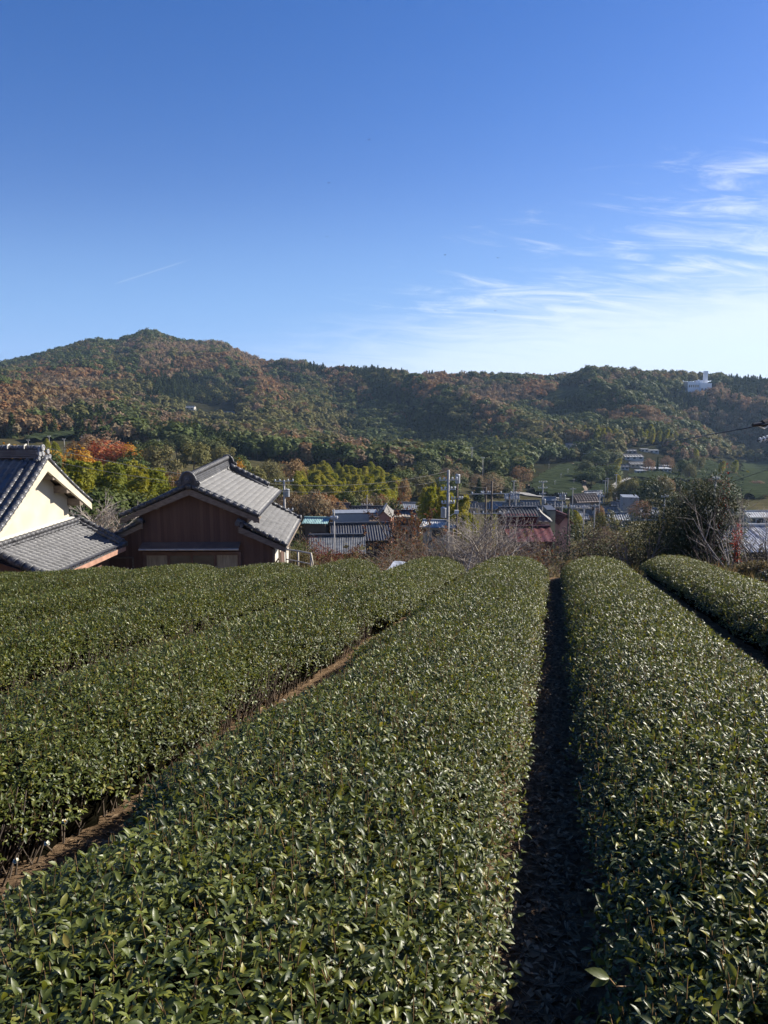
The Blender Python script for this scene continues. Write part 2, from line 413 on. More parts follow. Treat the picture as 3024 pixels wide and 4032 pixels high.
def branch_segs(seed, levels=4, spread=.55, n_main=4, h0=.22, lean=.25, up=.25, kids=(2, 4), shrink=.68, r0=.022):
    """Unit bare tree: list of (p0,p1,r0,r1), level by level."""
    rd = random.Random(seed); segs = []
    def grow(p, d, L, r, lev):
        k = 3 if lev < 2 else 2
        for i in range(k):
            d = (d + Vector((rd.gauss(0, .14), rd.gauss(0, .14), rd.gauss(0, .1) + up * .12))).normalized()
            q = p + d * L / k; r2 = r * .86
            segs.append((tuple(p), tuple(q), r, r2, lev)); p, r = q, r2
            if lev < levels and (i < k - 1) and rd.random() < .6:
                e = (d + Vector((rd.gauss(0, spread), rd.gauss(0, spread), rd.gauss(0, spread * .6)))).normalized()
                grow(p, e, L * shrink * rd.uniform(.6, 1), r * .6, lev + 1)
        if lev < levels:
            for _ in range(rd.randint(*kids)):
                e = (d + Vector((rd.gauss(0, spread), rd.gauss(0, spread), rd.gauss(0, spread * .5)))).normalized()
                grow(p, e, L * shrink * rd.uniform(.7, 1.1), r * .68, lev + 1)
    for i in range(n_main):
        a = 2 * math.pi * (i + rd.random() * .6) / n_main
        d = Vector((math.cos(a) * lean * rd.uniform(.5, 1.5), math.sin(a) * lean * rd.uniform(.5, 1.5), 1)).normalized()
        grow(Vector((0, 0, 0)), d, h0 * rd.uniform(.8, 1.25), r0, 0)
    return segs
def norm_segs(segs):                                       # scale to height 1
    top = max(s[1][2] for s in segs); k = 1 / top
    return [(tuple(c * k for c in s[0]), tuple(c * k for c in s[1]), s[2] * k, s[3] * k, s[4]) for s in segs]

# the same greens and rusts everywhere: one colour per spray, drifting from tree to tree
mt_conifer = leaf_mat('cedar needles', [(.028, .042, .014), (.046, .064, .018), (.066, .084, .024)], .75, .08, cols2=[(.028, .042, .016), (.066, .078, .024), (.044, .058, .017)], objvar=.5, spec=.08)
mt_ever = leaf_mat('evergreen oak leaves', [(.042, .058, .017), (.068, .090, .024), (.10, .122, .038)], .6, .15, cols2=[(.04, .068, .02), (.10, .118, .032), (.09, .088, .036)], objvar=.5, spec=.08)
mt_rust = leaf_mat('rusty autumn leaves', [(.15, .095, .045), (.21, .135, .062), (.26, .165, .08)], .75, .25, cols2=[(.15, .10, .05), (.22, .155, .07), (.17, .12, .07), (.28, .14, .055)], objvar=.55, spec=.08)
mt_brown = leaf_mat('brown thinning leaves', [(.15, .115, .07), (.21, .155, .092), (.26, .175, .11)], .85, .2, cols2=[(.17, .12, .075), (.20, .165, .09), (.27, .175, .11)], objvar=.6, spec=.08)
mt_olive = leaf_mat('olive mixed leaves', [(.085, .084, .03), (.13, .126, .04), (.165, .15, .054)], .7, .2, cols2=[(.085, .095, .03), (.16, .145, .05), (.14, .115, .06)], objvar=.5, spec=.08)
mt_bamboo = leaf_mat('bamboo leaves', [(.12, .135, .022), (.20, .21, .034), (.29, .28, .05)], .55, .3, cols2=[(.12, .15, .026), (.25, .24, .04), (.30, .26, .06)], objvar=.5, spec=.08)
mt_gold = leaf_mat('golden autumn leaves', [(.28, .13, .018), (.36, .19, .025), (.34, .24, .05)], .7, .3, spec=.08)
mt_red = leaf_mat('red autumn leaves', [(.26, .085, .045), (.34, .12, .055), (.34, .175, .06)], .7, .3, spec=.08)
mt_bark = basic('grey brown bark', (.14, .105, .08), (.07, .05, .038), .9, 14, bump=.6)
mt_twig = basic('pale bare twigs', (.34, .29, .25), (.20, .155, .125), .85, 20)
mt_culm = basic('bamboo culm', (.18, .2, .07), (.12, .14, .05), .5, 5)

# ------------------------------------------------------------------ where the woods stand
TEA_PATCH = [  # outline in columns/rows of the far hillside, used as bare ground for tea fields
    [(531,404),(545,398),(560,388),(594,386),(588,392),(572,402),(552,406),(535,407)],
    [(618,392),(628,389),(641,394),(640,402),(622,402)],
    [(680,417),(692,424),(716,428),(718,435),(700,437),(686,430)],
    [(488,426),(500,424),(502,431),(490,432)],
    [(316,377),(330,377),(328,383),(318,383)],
    [(404,377),(426,378),(424,382),(406,382)],
    [(466,459),(472,456),(480,458),(487,463),(483,470),(476,475),(467,475)],
    [(532,486),(548,474),(560,468),(581,464),(584,475),(580,488),(583,500),(560,498),(534,493)],
    [(588,497),(600,484),(612,490),(604,500)],
    [(558,450),(575,452),(578,460),(562,462)],
    [(690,462),(714,461),(722,475),(700,477),(688,470)],
    [(722,470),(745,476),(740,485),(715,484),(690,480),(694,474)],
    [(745,465),(768,464),(768,500),(742,498)],
    [(627,478),(650,474),(692,476),(704,486),(690,482),(640,481)],
    [(716,484),(742,486),(742,502),(712,502)],
    [(28,440),(50,436),(104,434),(106,438),(60,441),(30,444)],
    [(594,373),(600,369),(627,369),(624,373)],
]
CLEAR = TEA_PATCH + [
    [(185,402),(240,406),(240,424),(183,420)],              # hamlet on the mountain foot
    [(555,444),(605,446),(605,458),(555,456)],              # upper hamlet
    [(618,448),(660,446),(684,466),(684,478),(618,476)],    # hillside houses
    [(680,384),(716,384),(716,396),(680,396)],              # works on the ridge
    [(262,412),(272,412),(272,420),(262,420)], [(290,416),(302,416),(302,424),(290,424)],
]
def inside(px, py, poly):
    r = np.zeros(px.shape, bool); n = len(poly)
    for i in range(n):
        x0, y0 = poly[i]; x1, y1 = poly[(i + 1) % n]
        if y0 == y1: continue
        c = ((y0 > py) != (y1 > py)) & (px < (x1 - x0) * (py - y0) / (y1 - y0) + x0)
        r ^= c
    return r
# blobs (column, row, half width, half height, species, weight): what kind of wood grows where
BL = [(55,382,45,18,'rust',1.3),(75,392,30,10,'brown',1),(20,408,35,14,'rust',1.4),(10,425,30,16,'rust',1.0),(100,408,22,10,'rust',1.0),(130,425,25,14,'ever',.8),
      (95,432,60,12,'conifer',1.5),(200,395,60,16,'conifer',1.2),(140,350,40,10,'brown',.8),(185,352,30,10,'brown',.8),(205,368,40,10,'rust',1.0),(150,375,50,16,'conifer',1.0),
      (262,378,14,22,'rust',1.2),(275,392,16,12,'rust',1.0),(255,362,30,10,'brown',.9),(325,385,40,10,'conifer',1.1),(345,391,22,8,'rust',1.0),(370,372,40,9,'conifer',.9),(392,402,30,12,'conifer',1.5),
      (350,402,22,9,'bamboo',.9),(375,410,14,7,'bamboo',1),(430,395,22,16,'rust',1.2),(450,385,22,9,'rust',1.0),(455,400,25,14,'conifer',1.2),(480,400,22,14,'brown',1.2),(505,398,26,16,'brown',1.1),
      (520,378,22,8,'ever',1),(535,392,22,10,'rust',.9),(495,418,20,10,'rust',.8),(560,375,30,8,'conifer',1),(430,430,40,14,'conifer',1.4),(380,425,40,12,'ever',1.1),(340,430,45,12,'conifer',1.0),
      (300,428,25,10,'olive',1),(290,420,20,8,'rust',.7),(320,440,40,8,'brown',.8),(390,440,30,10,'ever',1),(405,446,20,6,'rust',.7),(440,452,26,12,'conifer',1.4),(450,466,20,10,'ever',1.2),
      (492,452,20,9,'bamboo',1.5),(505,470,30,12,'ever',1.3),(520,455,26,12,'conifer',1.0),(535,448,20,8,'bamboo',1.2),(545,425,22,9,'ever',1.3),(556,422,8,7,'rust',1.3),(525,466,10,6,'rust',1.0),
      (590,415,40,12,'conifer',1.3),(640,417,26,8,'rust',.9),(625,425,16,5,'rust',1.1),(655,428,22,10,'brown',.9),(600,392,20,10,'rust',.6),(585,430,30,10,'ever',1.2),(630,436,40,6,'ever',.9),
      (608,441,50,6,'bamboo',1.5),(650,443,50,6,'bamboo',1.4),(700,446,35,8,'bamboo',.9),(690,432,30,8,'bamboo',.7),(660,405,50,12,'conifer',1.0),(700,412,40,12,'conifer',1.4),(640,395,20,8,'ever',1),
      (728,403,30,14,'brown',1.0),(745,430,20,7,'rust',.7),(748,426,9,4,'red',1.0),(750,445,30,12,'brown',1.1),(765,430,14,14,'conifer',1),(700,398,20,5,'brown',1.2),(745,392,25,12,'conifer',1.6),(766,380,20,12,'conifer',1.5),
      (240,430,40,12,'olive',1.0),(220,422,26,8,'olive',1.1),(270,430,20,12,'bamboo',.5),(180,440,40,14,'conifer',1.1),(215,450,40,12,'conifer',1.2),(120,392,40,10,'olive',.7),(60,362,60,8,'ever',.8),
      (300,365,30,5,'ever',1),(310,372,14,6,'conifer',1.2),(420,378,60,6,'conifer',.8),(720,384,30,6,'ever',.8),(600,378,30,7,'ever',1.0),(640,378,20,6,'rust',.6),
      (310,400,16,12,'ever',.8),(290,400,20,10,'conifer',.8),(246,404,20,10,'rust',.7),(235,396,14,8,'conifer',1),(170,412,24,8,'olive',.8)]
KINDS = ['conifer', 'ever', 'rust', 'brown', 'olive', 'bamboo', 'red']
def kind_at(px, py, x, y):
    sc = np.zeros((len(KINDS),) + px.shape)
    sc[0] = .46 * fbm(x / 110 + 3, y / 160, 3); sc[1] = .66 * fbm(x / 90 + 31, y / 130 + 7, 3); sc[2] = .47 * fbm(x / 70 + 61, y / 90, 3)
    sc[3] = .60 * fbm(x / 80 + 91, y / 110 + 2, 3); sc[4] = .62 * fbm(x / 85 + 11, y / 100 + 5, 3); sc[5] = 0; sc[6] = 0
    for bx, by, hx, hy, k, w in BL:
        e = np.exp(-(((px - bx) / hx) ** 2 + ((py - by) / hy) ** 2) * 1.1)
        sc[KINDS.index(k)] += .27 * w * e
    sc += rng.random(sc.shape) * .30
    return np.argmax(sc, 0)
PROTO = []                                                 # far trees: crown and trunk in one light mesh
def far_mesh(name, VF, mat, trunk=True, tr=.02):
    V, F = VF
    if trunk:
        tv, tf = tubes_np([((0, 0, -.08), (0, 0, .6), tr, tr * .5)], 4)
        tf = np.concatenate([tf[:, :3], tf[:, [0, 2, 3]]])
        F = np.concatenate([F, tf + len(V)]); V = np.concatenate([V, tv])
    m = np_mesh(name, V, F)
    m.materials.append(mat)
    if trunk:
        m.materials.append(mt_bark)
        mi = np.zeros(len(F), np.int32); mi[len(F) - 8:] = 1; m.polygons.foreach_set('material_index', mi)
    o = link(bpy.data.objects.new(name, m)); o.hide_render = True          # only a pattern for the wood, stands nowhere
    return o
FAR = {}
FAR['conifer'] = [far_mesh('far_cedar', crown_cone(260, s, .23 + .05 * (s % 2), .1, .14), mt_conifer) for s in (1, 2)]
FAR['ever'] = [far_mesh('far_oak', crown_round(300, s, 1.25, 1, 9, .20), mt_ever) for s in (3, 4, 5)]
FAR['rust'] = [far_mesh('far_rust_tree', crown_round(260, s, 1.3, 1, 8, .19), mt_rust) for s in (6, 7)]
FAR['brown'] = [far_mesh('far_brown_tree', crown_round(230, s, 1.3, 1.05, 9, .17), mt_brown) for s in (8, 9)]
FAR['olive'] = [far_mesh('far_olive_tree', crown_round(270, s, 1.2, 1, 8, .19), mt_olive) for s in (10, 11)]
FAR['bamboo'] = [far_mesh('far_bamboo', crown_bamboo(240, s, .15), mt_bamboo, tr=.006) for s in (12, 13)]
FAR['red'] = [far_mesh('far_red_tree', crown_round(230, 14, 1.2, 1, 8, .19), mt_red)]
HGT = {'conifer': 11.5, 'ever': 12, 'rust': 11.5, 'brown': 11.5, 'olive': 12, 'bamboo': 12.0, 'red': 8}
flat = [(k, o) for k in KINDS for o in FAR[k]]
first = {}
for i, (k, o) in enumerate(flat): first.setdefault(k, []).append(i)

def wood_points(y0, y1, step):
    ys = np.arange(y0, y1, step)
    P = []
    for y in ys:
        xs = np.arange(-.66 * (y + 30), .66 * (y + 30), step)
        P.append(np.stack([xs, np.full_like(xs, y)], 1))
    P = np.concatenate(P); P += rng.uniform(-.5, .5, P.shape) * step
    return P
P = np.concatenate([wood_points(395, 700, 6.0), wood_points(700, 1560, 7.4)])
z = ground(P[:, 0], P[:, 1]); px, py = proj(P[:, 0], P[:, 1], z)
keep = np.ones(len(P), bool)
for c_ in CLEAR: keep &= ~inside(px, py, c_)
yc = np.interp(px, YC_X, YC_Y)
keep &= P[:, 1] < yc + 60
keep &= ~((py > 463) & (px > 528)); keep &= ~((py > 456) & (px > 528) & (rng.random(len(P)) < .45))                                # tea slopes and the valley floor
keep &= ~((py > 482) & (px > 440))
P = P[keep]; z = z[keep]; px = px[keep]; py = py[keep]
kd = kind_at(px, py, P[:, 0], P[:, 1])
n = len(P)
proto = np.zeros(n, np.int32); scl = np.zeros((n, 3), np.float32)
for ki, k in enumerate(KINDS):
    s = np.where(kd == ki)[0]
    proto[s] = rng.choice(first[k], len(s))
    h = HGT[k] * rng.uniform(.72, 1.22, len(s)); w = h * rng.uniform(.9, 1.2, len(s))
    scl[s] = np.stack([w, w, h], 1)
rz = rng.uniform(0, 6.283, n).astype(np.float32)
def forest_object(name, Pts, proto, scl, rz, flat, label):
    m = bpy.data.meshes.new(name); m.vertices.add(len(Pts)); m.vertices.foreach_set('co', np.ascontiguousarray(Pts, np.float32).ravel())
    a = m.attributes.new('proto', 'INT', 'POINT'); a.data.foreach_set('value', proto)
    a = m.attributes.new('scl', 'FLOAT_VECTOR', 'POINT'); a.data.foreach_set('vector', np.ascontiguousarray(scl, np.float32).ravel())
    a = m.attributes.new('rz', 'FLOAT', 'POINT'); a.data.foreach_set('value', rz)
    o = link(bpy.data.objects.new(name, m)); tag(o, label, kind='stuff')
    g = bpy.data.node_groups.new(name, 'GeometryNodeTree')
    g.interface.new_socket('Geometry', in_out='INPUT', socket_type='NodeSocketGeometry'); g.interface.new_socket('Geometry', in_out='OUTPUT', socket_type='NodeSocketGeometry')
    gi = g.nodes.new('NodeGroupInput'); go = g.nodes.new('NodeGroupOutput'); j = g.nodes.new('GeometryNodeJoinGeometry')
    def attr(nm, t):
        q = g.nodes.new('GeometryNodeInputNamedAttribute'); q.data_type = t; q.inputs[0].default_value = nm; return q.outputs[0]
    ap, as_, ar = attr('proto', 'INT'), attr('scl', 'FLOAT_VECTOR'), attr('rz', 'FLOAT')
    cx = g.nodes.new('ShaderNodeCombineXYZ'); g.links.new(ar, cx.inputs[2])
    er = g.nodes.new('FunctionNodeEulerToRotation'); g.links.new(cx.outputs[0], er.inputs[0])
    for i, (k, ob) in enumerate(flat):
        cmp = g.nodes.new('FunctionNodeCompare'); cmp.data_type = 'INT'; cmp.operation = 'EQUAL'
        g.links.new(ap, cmp.inputs[2]); cmp.inputs[3].default_value = i
        oi = g.nodes.new('GeometryNodeObjectInfo'); oi.inputs[0].default_value = ob; oi.inputs[1].default_value = True
        ip = g.nodes.new('GeometryNodeInstanceOnPoints')
        g.links.new(gi.outputs[0], ip.inputs[0]); g.links.new(cmp.outputs[0], ip.inputs[1]); g.links.new(oi.outputs['Geometry'], ip.inputs[2])
        g.links.new(er.outputs[0], ip.inputs[5]); g.links.new(as_, ip.inputs[6]); g.links.new(ip.outputs[0], j.inputs[0])
    g.links.new(j.outputs[0], go.inputs[0])
    md = o.modifiers.new('trees', 'NODES'); md.node_group = g
    return o
forest = forest_object('forest', np.column_stack([P, z - .2]), proto, scl, rz, flat, 'far wood of dark cedars, oaks and rusty autumn trees covering the hills')
print('forest trees', n)
# ------------------------------------------------------------------ tea slopes, road and paths on the far side
_YS = np.concatenate([np.linspace(62, 400, 340), np.linspace(402, 1400, 500)])
def unproj(px, py):
    """Where the sight line of (px, py) first meets the ground."""
    xs = (px - CX) / F_PX * _YS / (CP - .0 * SP)
    for _ in range(3):
        zz = ground(xs, _YS); yc = (CY - proj(xs, _YS, zz)[1]) / F_PX
        xs = (px - CX) / F_PX * _YS / (CP + yc * SP)
    pp = proj(xs, _YS, ground(xs, _YS))[1]
    k = int(np.argmax(pp <= py)) if (pp <= py).any() else len(_YS) - 1
    if k > 0:
        a, b = pp[k - 1], pp[k]; f = 0 if a == b else np.clip((a - py) / (a - b), 0, 1)
        Y = _YS[k - 1] + f * (_YS[k] - _YS[k - 1]); X = xs[k - 1] + f * (xs[k] - xs[k - 1])
    else: X, Y = xs[0], _YS[0]
    return X, Y, float(ground(np.array([X]), np.array([Y]))[0])
m_teafar = basic('clipped tea rows far', (.046, .058, .028), (.026, .035, .016), .95, .25, 6, spec=0)
m_path = basic('pale farm track', (.34, .31, .27), (.26, .23, .19), .9, .6)
m_road = basic('pale concrete road', (.30, .29, .27), (.24, .23, .21), .85, .4)
m_dirt = basic('dry cut bank', (.27, .20, .14), (.16, .12, .075), .95, .5)
PATCH_LABEL = ['tea field on the upper right hillside with a pale track at its left edge', 'small tea field between woods right of the upper hillside field', 'tea field below the white works, crossed by pale tracks',
    'tiny tea clearing in the woods above the hillside hamlet', 'small tea clearing under the ridge right of the mountain', 'narrow tea clearing below the middle of the ridge',
    'rounded striped tea field between two dark woods', 'large striped tea slope behind the village roofs', 'tea slope right of the brown cut bank, beside the large striped slope',
    'shaded tea strip under the upper hamlet', 'upper flat tea field right of the hillside houses', 'lower flat tea field right of the hillside houses', 'tea field at the far right beyond bare branches',
    'curved tea field in front of the white institute', 'tea field on the valley floor behind bare branches', 'tea strip above the golden trees on the left', 'tea field on top of the right hand hill']
def px_patch(poly):
    W_ = [unproj(a, b)[:2] for a, b in poly]
    return np.array(W_)
for pi_, poly in enumerate(TEA_PATCH):
    Wp = px_patch(poly)
    x0, y0 = Wp.min(0); x1, y1 = Wp.max(0)
    py0 = min(b for _, b in poly); py1 = max(b for _, b in poly)
    sp = min(max(1.8, (y1 - y0) / max(2, (py1 - py0) / 2.3)), 13.0)
    dx = max(2.0, (x1 - x0) / 46); dy = sp / 6
    xs = np.arange(x0, x1 + dx, dx); ys = np.arange(y0, y1 + dy, dy)
    if len(ys) > 400: ys = np.linspace(y0, y1, 400)
    Xm, Ym = np.meshgrid(xs, ys)
    ins = inside(Xm.ravel(), Ym.ravel(), [tuple(q) for q in Wp]).reshape(Xm.shape)
    cxm = (x0 + x1) / 2
    ph = (Ym + 1.2 * sp * np.sin((Xm - cxm) / max(x1 - x0, 1) * 2.6) + .00 * Xm) / sp
    prof = np.abs(np.sin(np.pi * ph)) ** .45
    Zm = ground(Xm, Ym) + .25 + prof * (.7 + .14 * sp)
    idx = np.arange(Xm.size).reshape(Xm.shape)
    ok = ins[:-1, :-1] | ins[1:, 1:]
    Fm = np.stack([idx[:-1, :-1][ok], idx[:-1, 1:][ok], idx[1:, 1:][ok], idx[1:, :-1][ok]], 1)
    if len(Fm) == 0: continue
    o = np_obj('tea_field', np.stack([Xm, Ym, Zm], -1).reshape(-1, 3), Fm, m_teafar)
    tag(o, PATCH_LABEL[pi_], 'tea field', 'tea fields on the far hills')
def strip(name, pts, w, mat, lift=.5, label=None):
    Wp = [unproj(a, b) for a, b in pts]
    Q = []
    for i in range(len(Wp) - 1):
        for t in np.linspace(0, 1, 10, endpoint=(i == len(Wp) - 2)): Q.append([Wp[i][0] * (1 - t) + Wp[i + 1][0] * t, Wp[i][1] * (1 - t) + Wp[i + 1][1] * t])
    Q = np.array(Q); d = np.gradient(Q, axis=0); d /= np.linalg.norm(d, axis=1, keepdims=True) + 1e-9; nrm = np.stack([-d[:, 1], d[:, 0]], 1)
    A = Q + nrm * w / 2; B = Q - nrm * w / 2
    V = np.concatenate([np.column_stack([A, ground(A[:, 0], A[:, 1]) + lift]), np.column_stack([B, ground(B[:, 0], B[:, 1]) + lift])])
    k = np.arange(len(Q) - 1); n_ = len(Q)
    o = np_obj(name, V, np.stack([k, k + 1, n_ + k + 1, n_ + k], 1), mat); tag(o, label, kind='structure')
strip('road', [(478,491),(500,492.5),(525,494.5),(552,498.5),(580,501)], 5, m_road, .6, 'pale road at the foot of the tea slope')
strip('path', [(529,487),(536,481),(545,474),(553,470),(562,467),(574,464.5)], 1.5, m_dirt, .8, 'pale track along the left edge of the tea slope')
strip('path', [(577,475),(581,481),(579,487),(583,496)], 7, m_dirt, 1.2, 'brown cut bank beside the tea slope')
strip('path', [(632,478.5),(622,482),(614,487),(613,491),(618,495),(620,503)], 3.2, m_road, 1.0, 'winding lane climbing to the white institute')
strip('path', [(531,404),(542,399),(550,396),(556,391)], 5, m_path, 1.5, 'pale track up to the hillside tea field')
strip('path', [(694,424),(706,431),(718,428)], 3, m_path, 1.5, 'track across the tea field below the works')
strip('path', [(560,497),(548,490),(540,485.5)], 1.2, m_dirt, 1.2, 'diagonal track across the tea slope')

# ------------------------------------------------------------------ nearer trees, each a thing with trunk and crown
def near_proto(kind, VFs, mat, trunk_segs):
    res = []
    tv, tf = tubes_np([s[:4] for s in trunk_segs], 6)
    tm = np_mesh('trunk', tv, tf, True); tm.materials.append(mt_culm if kind == 'bamboo' else mt_bark)
    for VF in VFs:
        m = np_mesh('crown', *VF); m.materials.append(mat); res.append((m, tm))
    return res
def limbs(seed, top=.75, r=.022):
    rd = random.Random(seed)
    s = [((0, 0, -.06), (.01, 0, .2), r, r * .85), ((.01, 0, .2), (-.01, .01, .45), r * .85, r * .6), ((-.01, .01, .45), (0, 0, top), r * .6, r * .25)]
    for i in range(7):
        a = rd.random() * 6.28; z0 = rd.uniform(.22, .55)
        s.append(((0, 0, z0), (math.cos(a) * .28, math.sin(a) * .28, z0 + rd.uniform(.12, .28)), r * .42, r * .12))
    return s
NEAR = {
    'evergreen_tree': near_proto('ever', [crown_round(2600, s, 1.25, 1.0, 14, .072) for s in (21, 22)], mt_ever, limbs(1)),
    'conifer_tree': near_proto('conifer', [crown_cone(2200, s, .22, .08, .065, 15) for s in (23, 24)], mt_conifer, limbs(2, .95, .016)),
    'rusty_tree': near_proto('rust', [crown_round(2000, s, 1.3, 1.0, 13, .066) for s in (25, 26)], mt_rust, limbs(3)),
    'golden_tree': near_proto('gold', [crown_round(2000, s, 1.2, 1.0, 13, .062) for s in (27, 28)], mt_gold, limbs(4)),
    'red_tree': near_proto('red', [crown_round(2200, s, 1.3, 1.0, 14, .064) for s in (29,)], mt_red, limbs(5)),
    'brown_tree': near_proto('brown', [crown_round(1700, s, 1.3, 1.05, 13, .06) for s in (30, 31)], mt_brown, limbs(6)),
    'olive_tree': near_proto('olive', [crown_round(2200, s, 1.25, 1.0, 13, .068) for s in (32, 33)], mt_olive, limbs(7)),
    'bamboo': near_proto('bamboo', [crown_bamboo(1100, s, .062) for s in (34, 35, 36)], mt_bamboo, [((0, 0, -.03), (0, 0, .6), .006, .004), ((0, 0, .6), (.02, 0, .85), .004, .002)]),
    'shrub': near_proto('olive', [crown_round(1500, s, 1.7, 1.1, 12, .085, zc=.5) for s in (37, 38)], mt_olive, limbs(8, .6, .03)),
    'rusty_shrub': near_proto('rust', [crown_round(1300, s, 1.7, 1.1, 12, .08, zc=.5) for s in (39,)], mt_brown, limbs(9, .6, .03)),
}
CAT = {'bamboo': 'bamboo', 'shrub': 'shrub', 'rusty_shrub': 'shrub'}
PARTS = {}
def tree_at(kind, x, y, h, w=None, label=None, group=None, z=None, var=None):
    z = float(ground(np.array([x]), np.array([y]))[0]) if z is None else z
    cm, tm = (NEAR[kind][var % len(NEAR[kind])] if var is not None else random.choice(NEAR[kind]))
    o = empty(kind, (x, y, z), random.uniform(0, 6.28), label, CAT.get(kind, 'tree'), group)
    w = w or h * random.uniform(.92, 1.15)
    o.scale = (w, w, h)
    link(bpy.data.objects.new('crown', cm), o); link(bpy.data.objects.new('culm' if kind == 'bamboo' else 'trunk', tm), o)
    return o
def tree_px(kind, px, top, Y, label, w=None, group=None, hmin=3.0, var=None):
    """A tree whose top shows at row `top`; its foot is on the ground below."""
    p = at(px, top, Y); zg = float(ground(np.array([p.x]), np.array([p.y]))[0])
    h = max(p.z - zg, hmin)
    while h > 13 and Y < 1000:                               # too tall: it stands farther up the slope
        Y += 12; p = at(px, top, Y); zg = float(ground(np.array([p.x]), np.array([p.y]))[0]); h = max(p.z - zg, hmin)
    if h > 16: print('tall tree', kind, px, top, Y, round(h, 1))
    return tree_at(kind, p.x, p.y, h, w, label, group, zg, var)
# left fore hill
tree_px('golden_tree', 3, 440, 165, 'golden tree at the left edge behind the white gabled house', 13)
tree_px('golden_tree', 27, 443, 175, 'low golden orange tree second from the left edge', 13)
tree_px('bamboo', 46, 436, 150, 'pale yellow bamboo plume left of the orange tree', 9)
tree_px('bamboo', 56, 439, 155, 'yellow green bamboo plume right above the ridge ornament', 9)
tree_px('golden_tree', 66, 445, 160, 'orange tree just right of the roof ridge ornament', 12)
tree_px('rusty_tree', 82, 434, 185, 'tall russet tree left of the red tree', 15)
tree_px('brown_tree', 97, 431, 195, 'bare purplish brown tree above the red tree', 15)
tree_px('red_tree', 108, 439, 160, 'large red and orange autumn tree behind the bamboo', 15)
tree_px('golden_tree', 122, 441, 172, 'yellow orange tree touching the right side of the red tree', 11)
tree_px('evergreen_tree', 60, 449, 140, 'small dark evergreen under the orange tree', 6)
tree_px('evergreen_tree', 131, 449, 190, 'dark evergreen between the red tree and the cedar clump', 8)
for i, (a, b, w) in enumerate([(146,438,13),(160,443,12),(176,434,16),(193,441,13),(208,435,16),(222,445,13),(232,455,11)]):
    tree_px('evergreen_tree' if i % 2 == 0 else 'olive_tree', a, b, 215 + 8 * (i % 3), 'dark round tree %s in the clump above the wooden house roof' % ['leftmost', 'second from left', 'third from left', 'fourth from left', 'fifth from left', 'second from right', 'rightmost'][i], w, 'dark clump above the wooden house')
tree_px('golden_tree', 238, 457, 190, 'bright orange tree right of the dark clump', 6, var=0)
tree_px('rusty_tree', 258, 477, 150, 'rusty tree below the bright orange tree', 6)
tree_px('olive_tree', 250, 464, 185, 'olive tree right of the bright orange tree', 8)
tree_px('olive_tree', 268, 459, 240, 'olive tree left of the big brown orange tree', 9)
tree_px('rusty_tree', 290, 459, 240, 'big brown orange tree at the left end of the bamboo grove', 12)
tree_px('olive_tree', 278, 474, 200, 'olive tree under the big brown orange tree', 8)
tree_px('rusty_tree', 168, 464, 105, 'small salmon tree at the right end of the green bamboo', 4)
g = 'green bamboo behind the two houses'
for i in range(58):
    a = random.uniform(58, 192); b = 455 + 14 * max(0, (a - 120) / 70) + random.uniform(0, 17); Y = random.uniform(92, 128)
    tree_px('bamboo', a, b, Y, 'green bamboo in the thicket between the white house and the wooden house', random.uniform(8, 11), g)
for i in range(10):
    a = random.uniform(60, 210); tree_px('evergreen_tree', a, random.uniform(485, 500), random.uniform(70, 88), 'dark low evergreen in the shade under the green bamboo', 6, 'dark undergrowth below the green bamboo')
g = 'bamboo grove above the village'
for i in range(120):
    t = random.random() ** .8
    Y = 335 - 150 * t; a = random.uniform(296, 352 + 54 * (1 - abs(t - .45)) ) if t < .85 else random.uniform(318, 392)
    top = 457 + 26 * t + random.uniform(-3, 5) + max(0, (a - 360) * .22) + max(0, (312 - a) * .12)
    tree_px('bamboo', a, top, Y, 'yellow green bamboo in the sunny grove above the village roofs', random.uniform(10, 14), g)
tree_px('evergreen_tree', 394, 474, 225, 'dark round evergreen at the right end of the bamboo grove', 11)
tree_px('rusty_tree', 402, 478, 240, 'small orange tree behind the dark round evergreen', 6)
tree_px('evergreen_tree', 385, 497, 170, 'dark tree standing behind the salmon gable', 6)
g = 'rusty thicket left of the brown roof'
for i in range(16):
    a = random.uniform(283, 336); tree_px('rusty_tree' if i % 2 else 'brown_tree', a, random.uniform(486, 499), random.uniform(140, 165), 'rusty bush in the thicket behind the brown roofed house', 6, g)
for i in range(9):
    a = 345 + 5.4 * i + random.uniform(-3, 3); tree_px(random.choice(['evergreen_tree', 'brown_tree', 'olive_tree']), a, random.uniform(492, 500), random.uniform(165, 185), 'dim tree in the row just behind the village roofs', 7, 'trees just behind the village roofs')
g = 'bamboo right of the vine covered tree'
for i in range(22):
    a = random.uniform(422, 462); tree_px('bamboo', a, 482 + random.uniform(-6, 12) + abs(a - 433) * .3, random.uniform(120, 165), 'yellow green bamboo beside the tall utility pole', random.uniform(7, 10), g)
for i in range(9):
    a = random.uniform(455, 492); tree_px('bamboo', a, random.uniform(509, 516), random.uniform(118, 140), 'low yellow bamboo in front of the village roofs', 6, 'low bamboo before the village roofs')
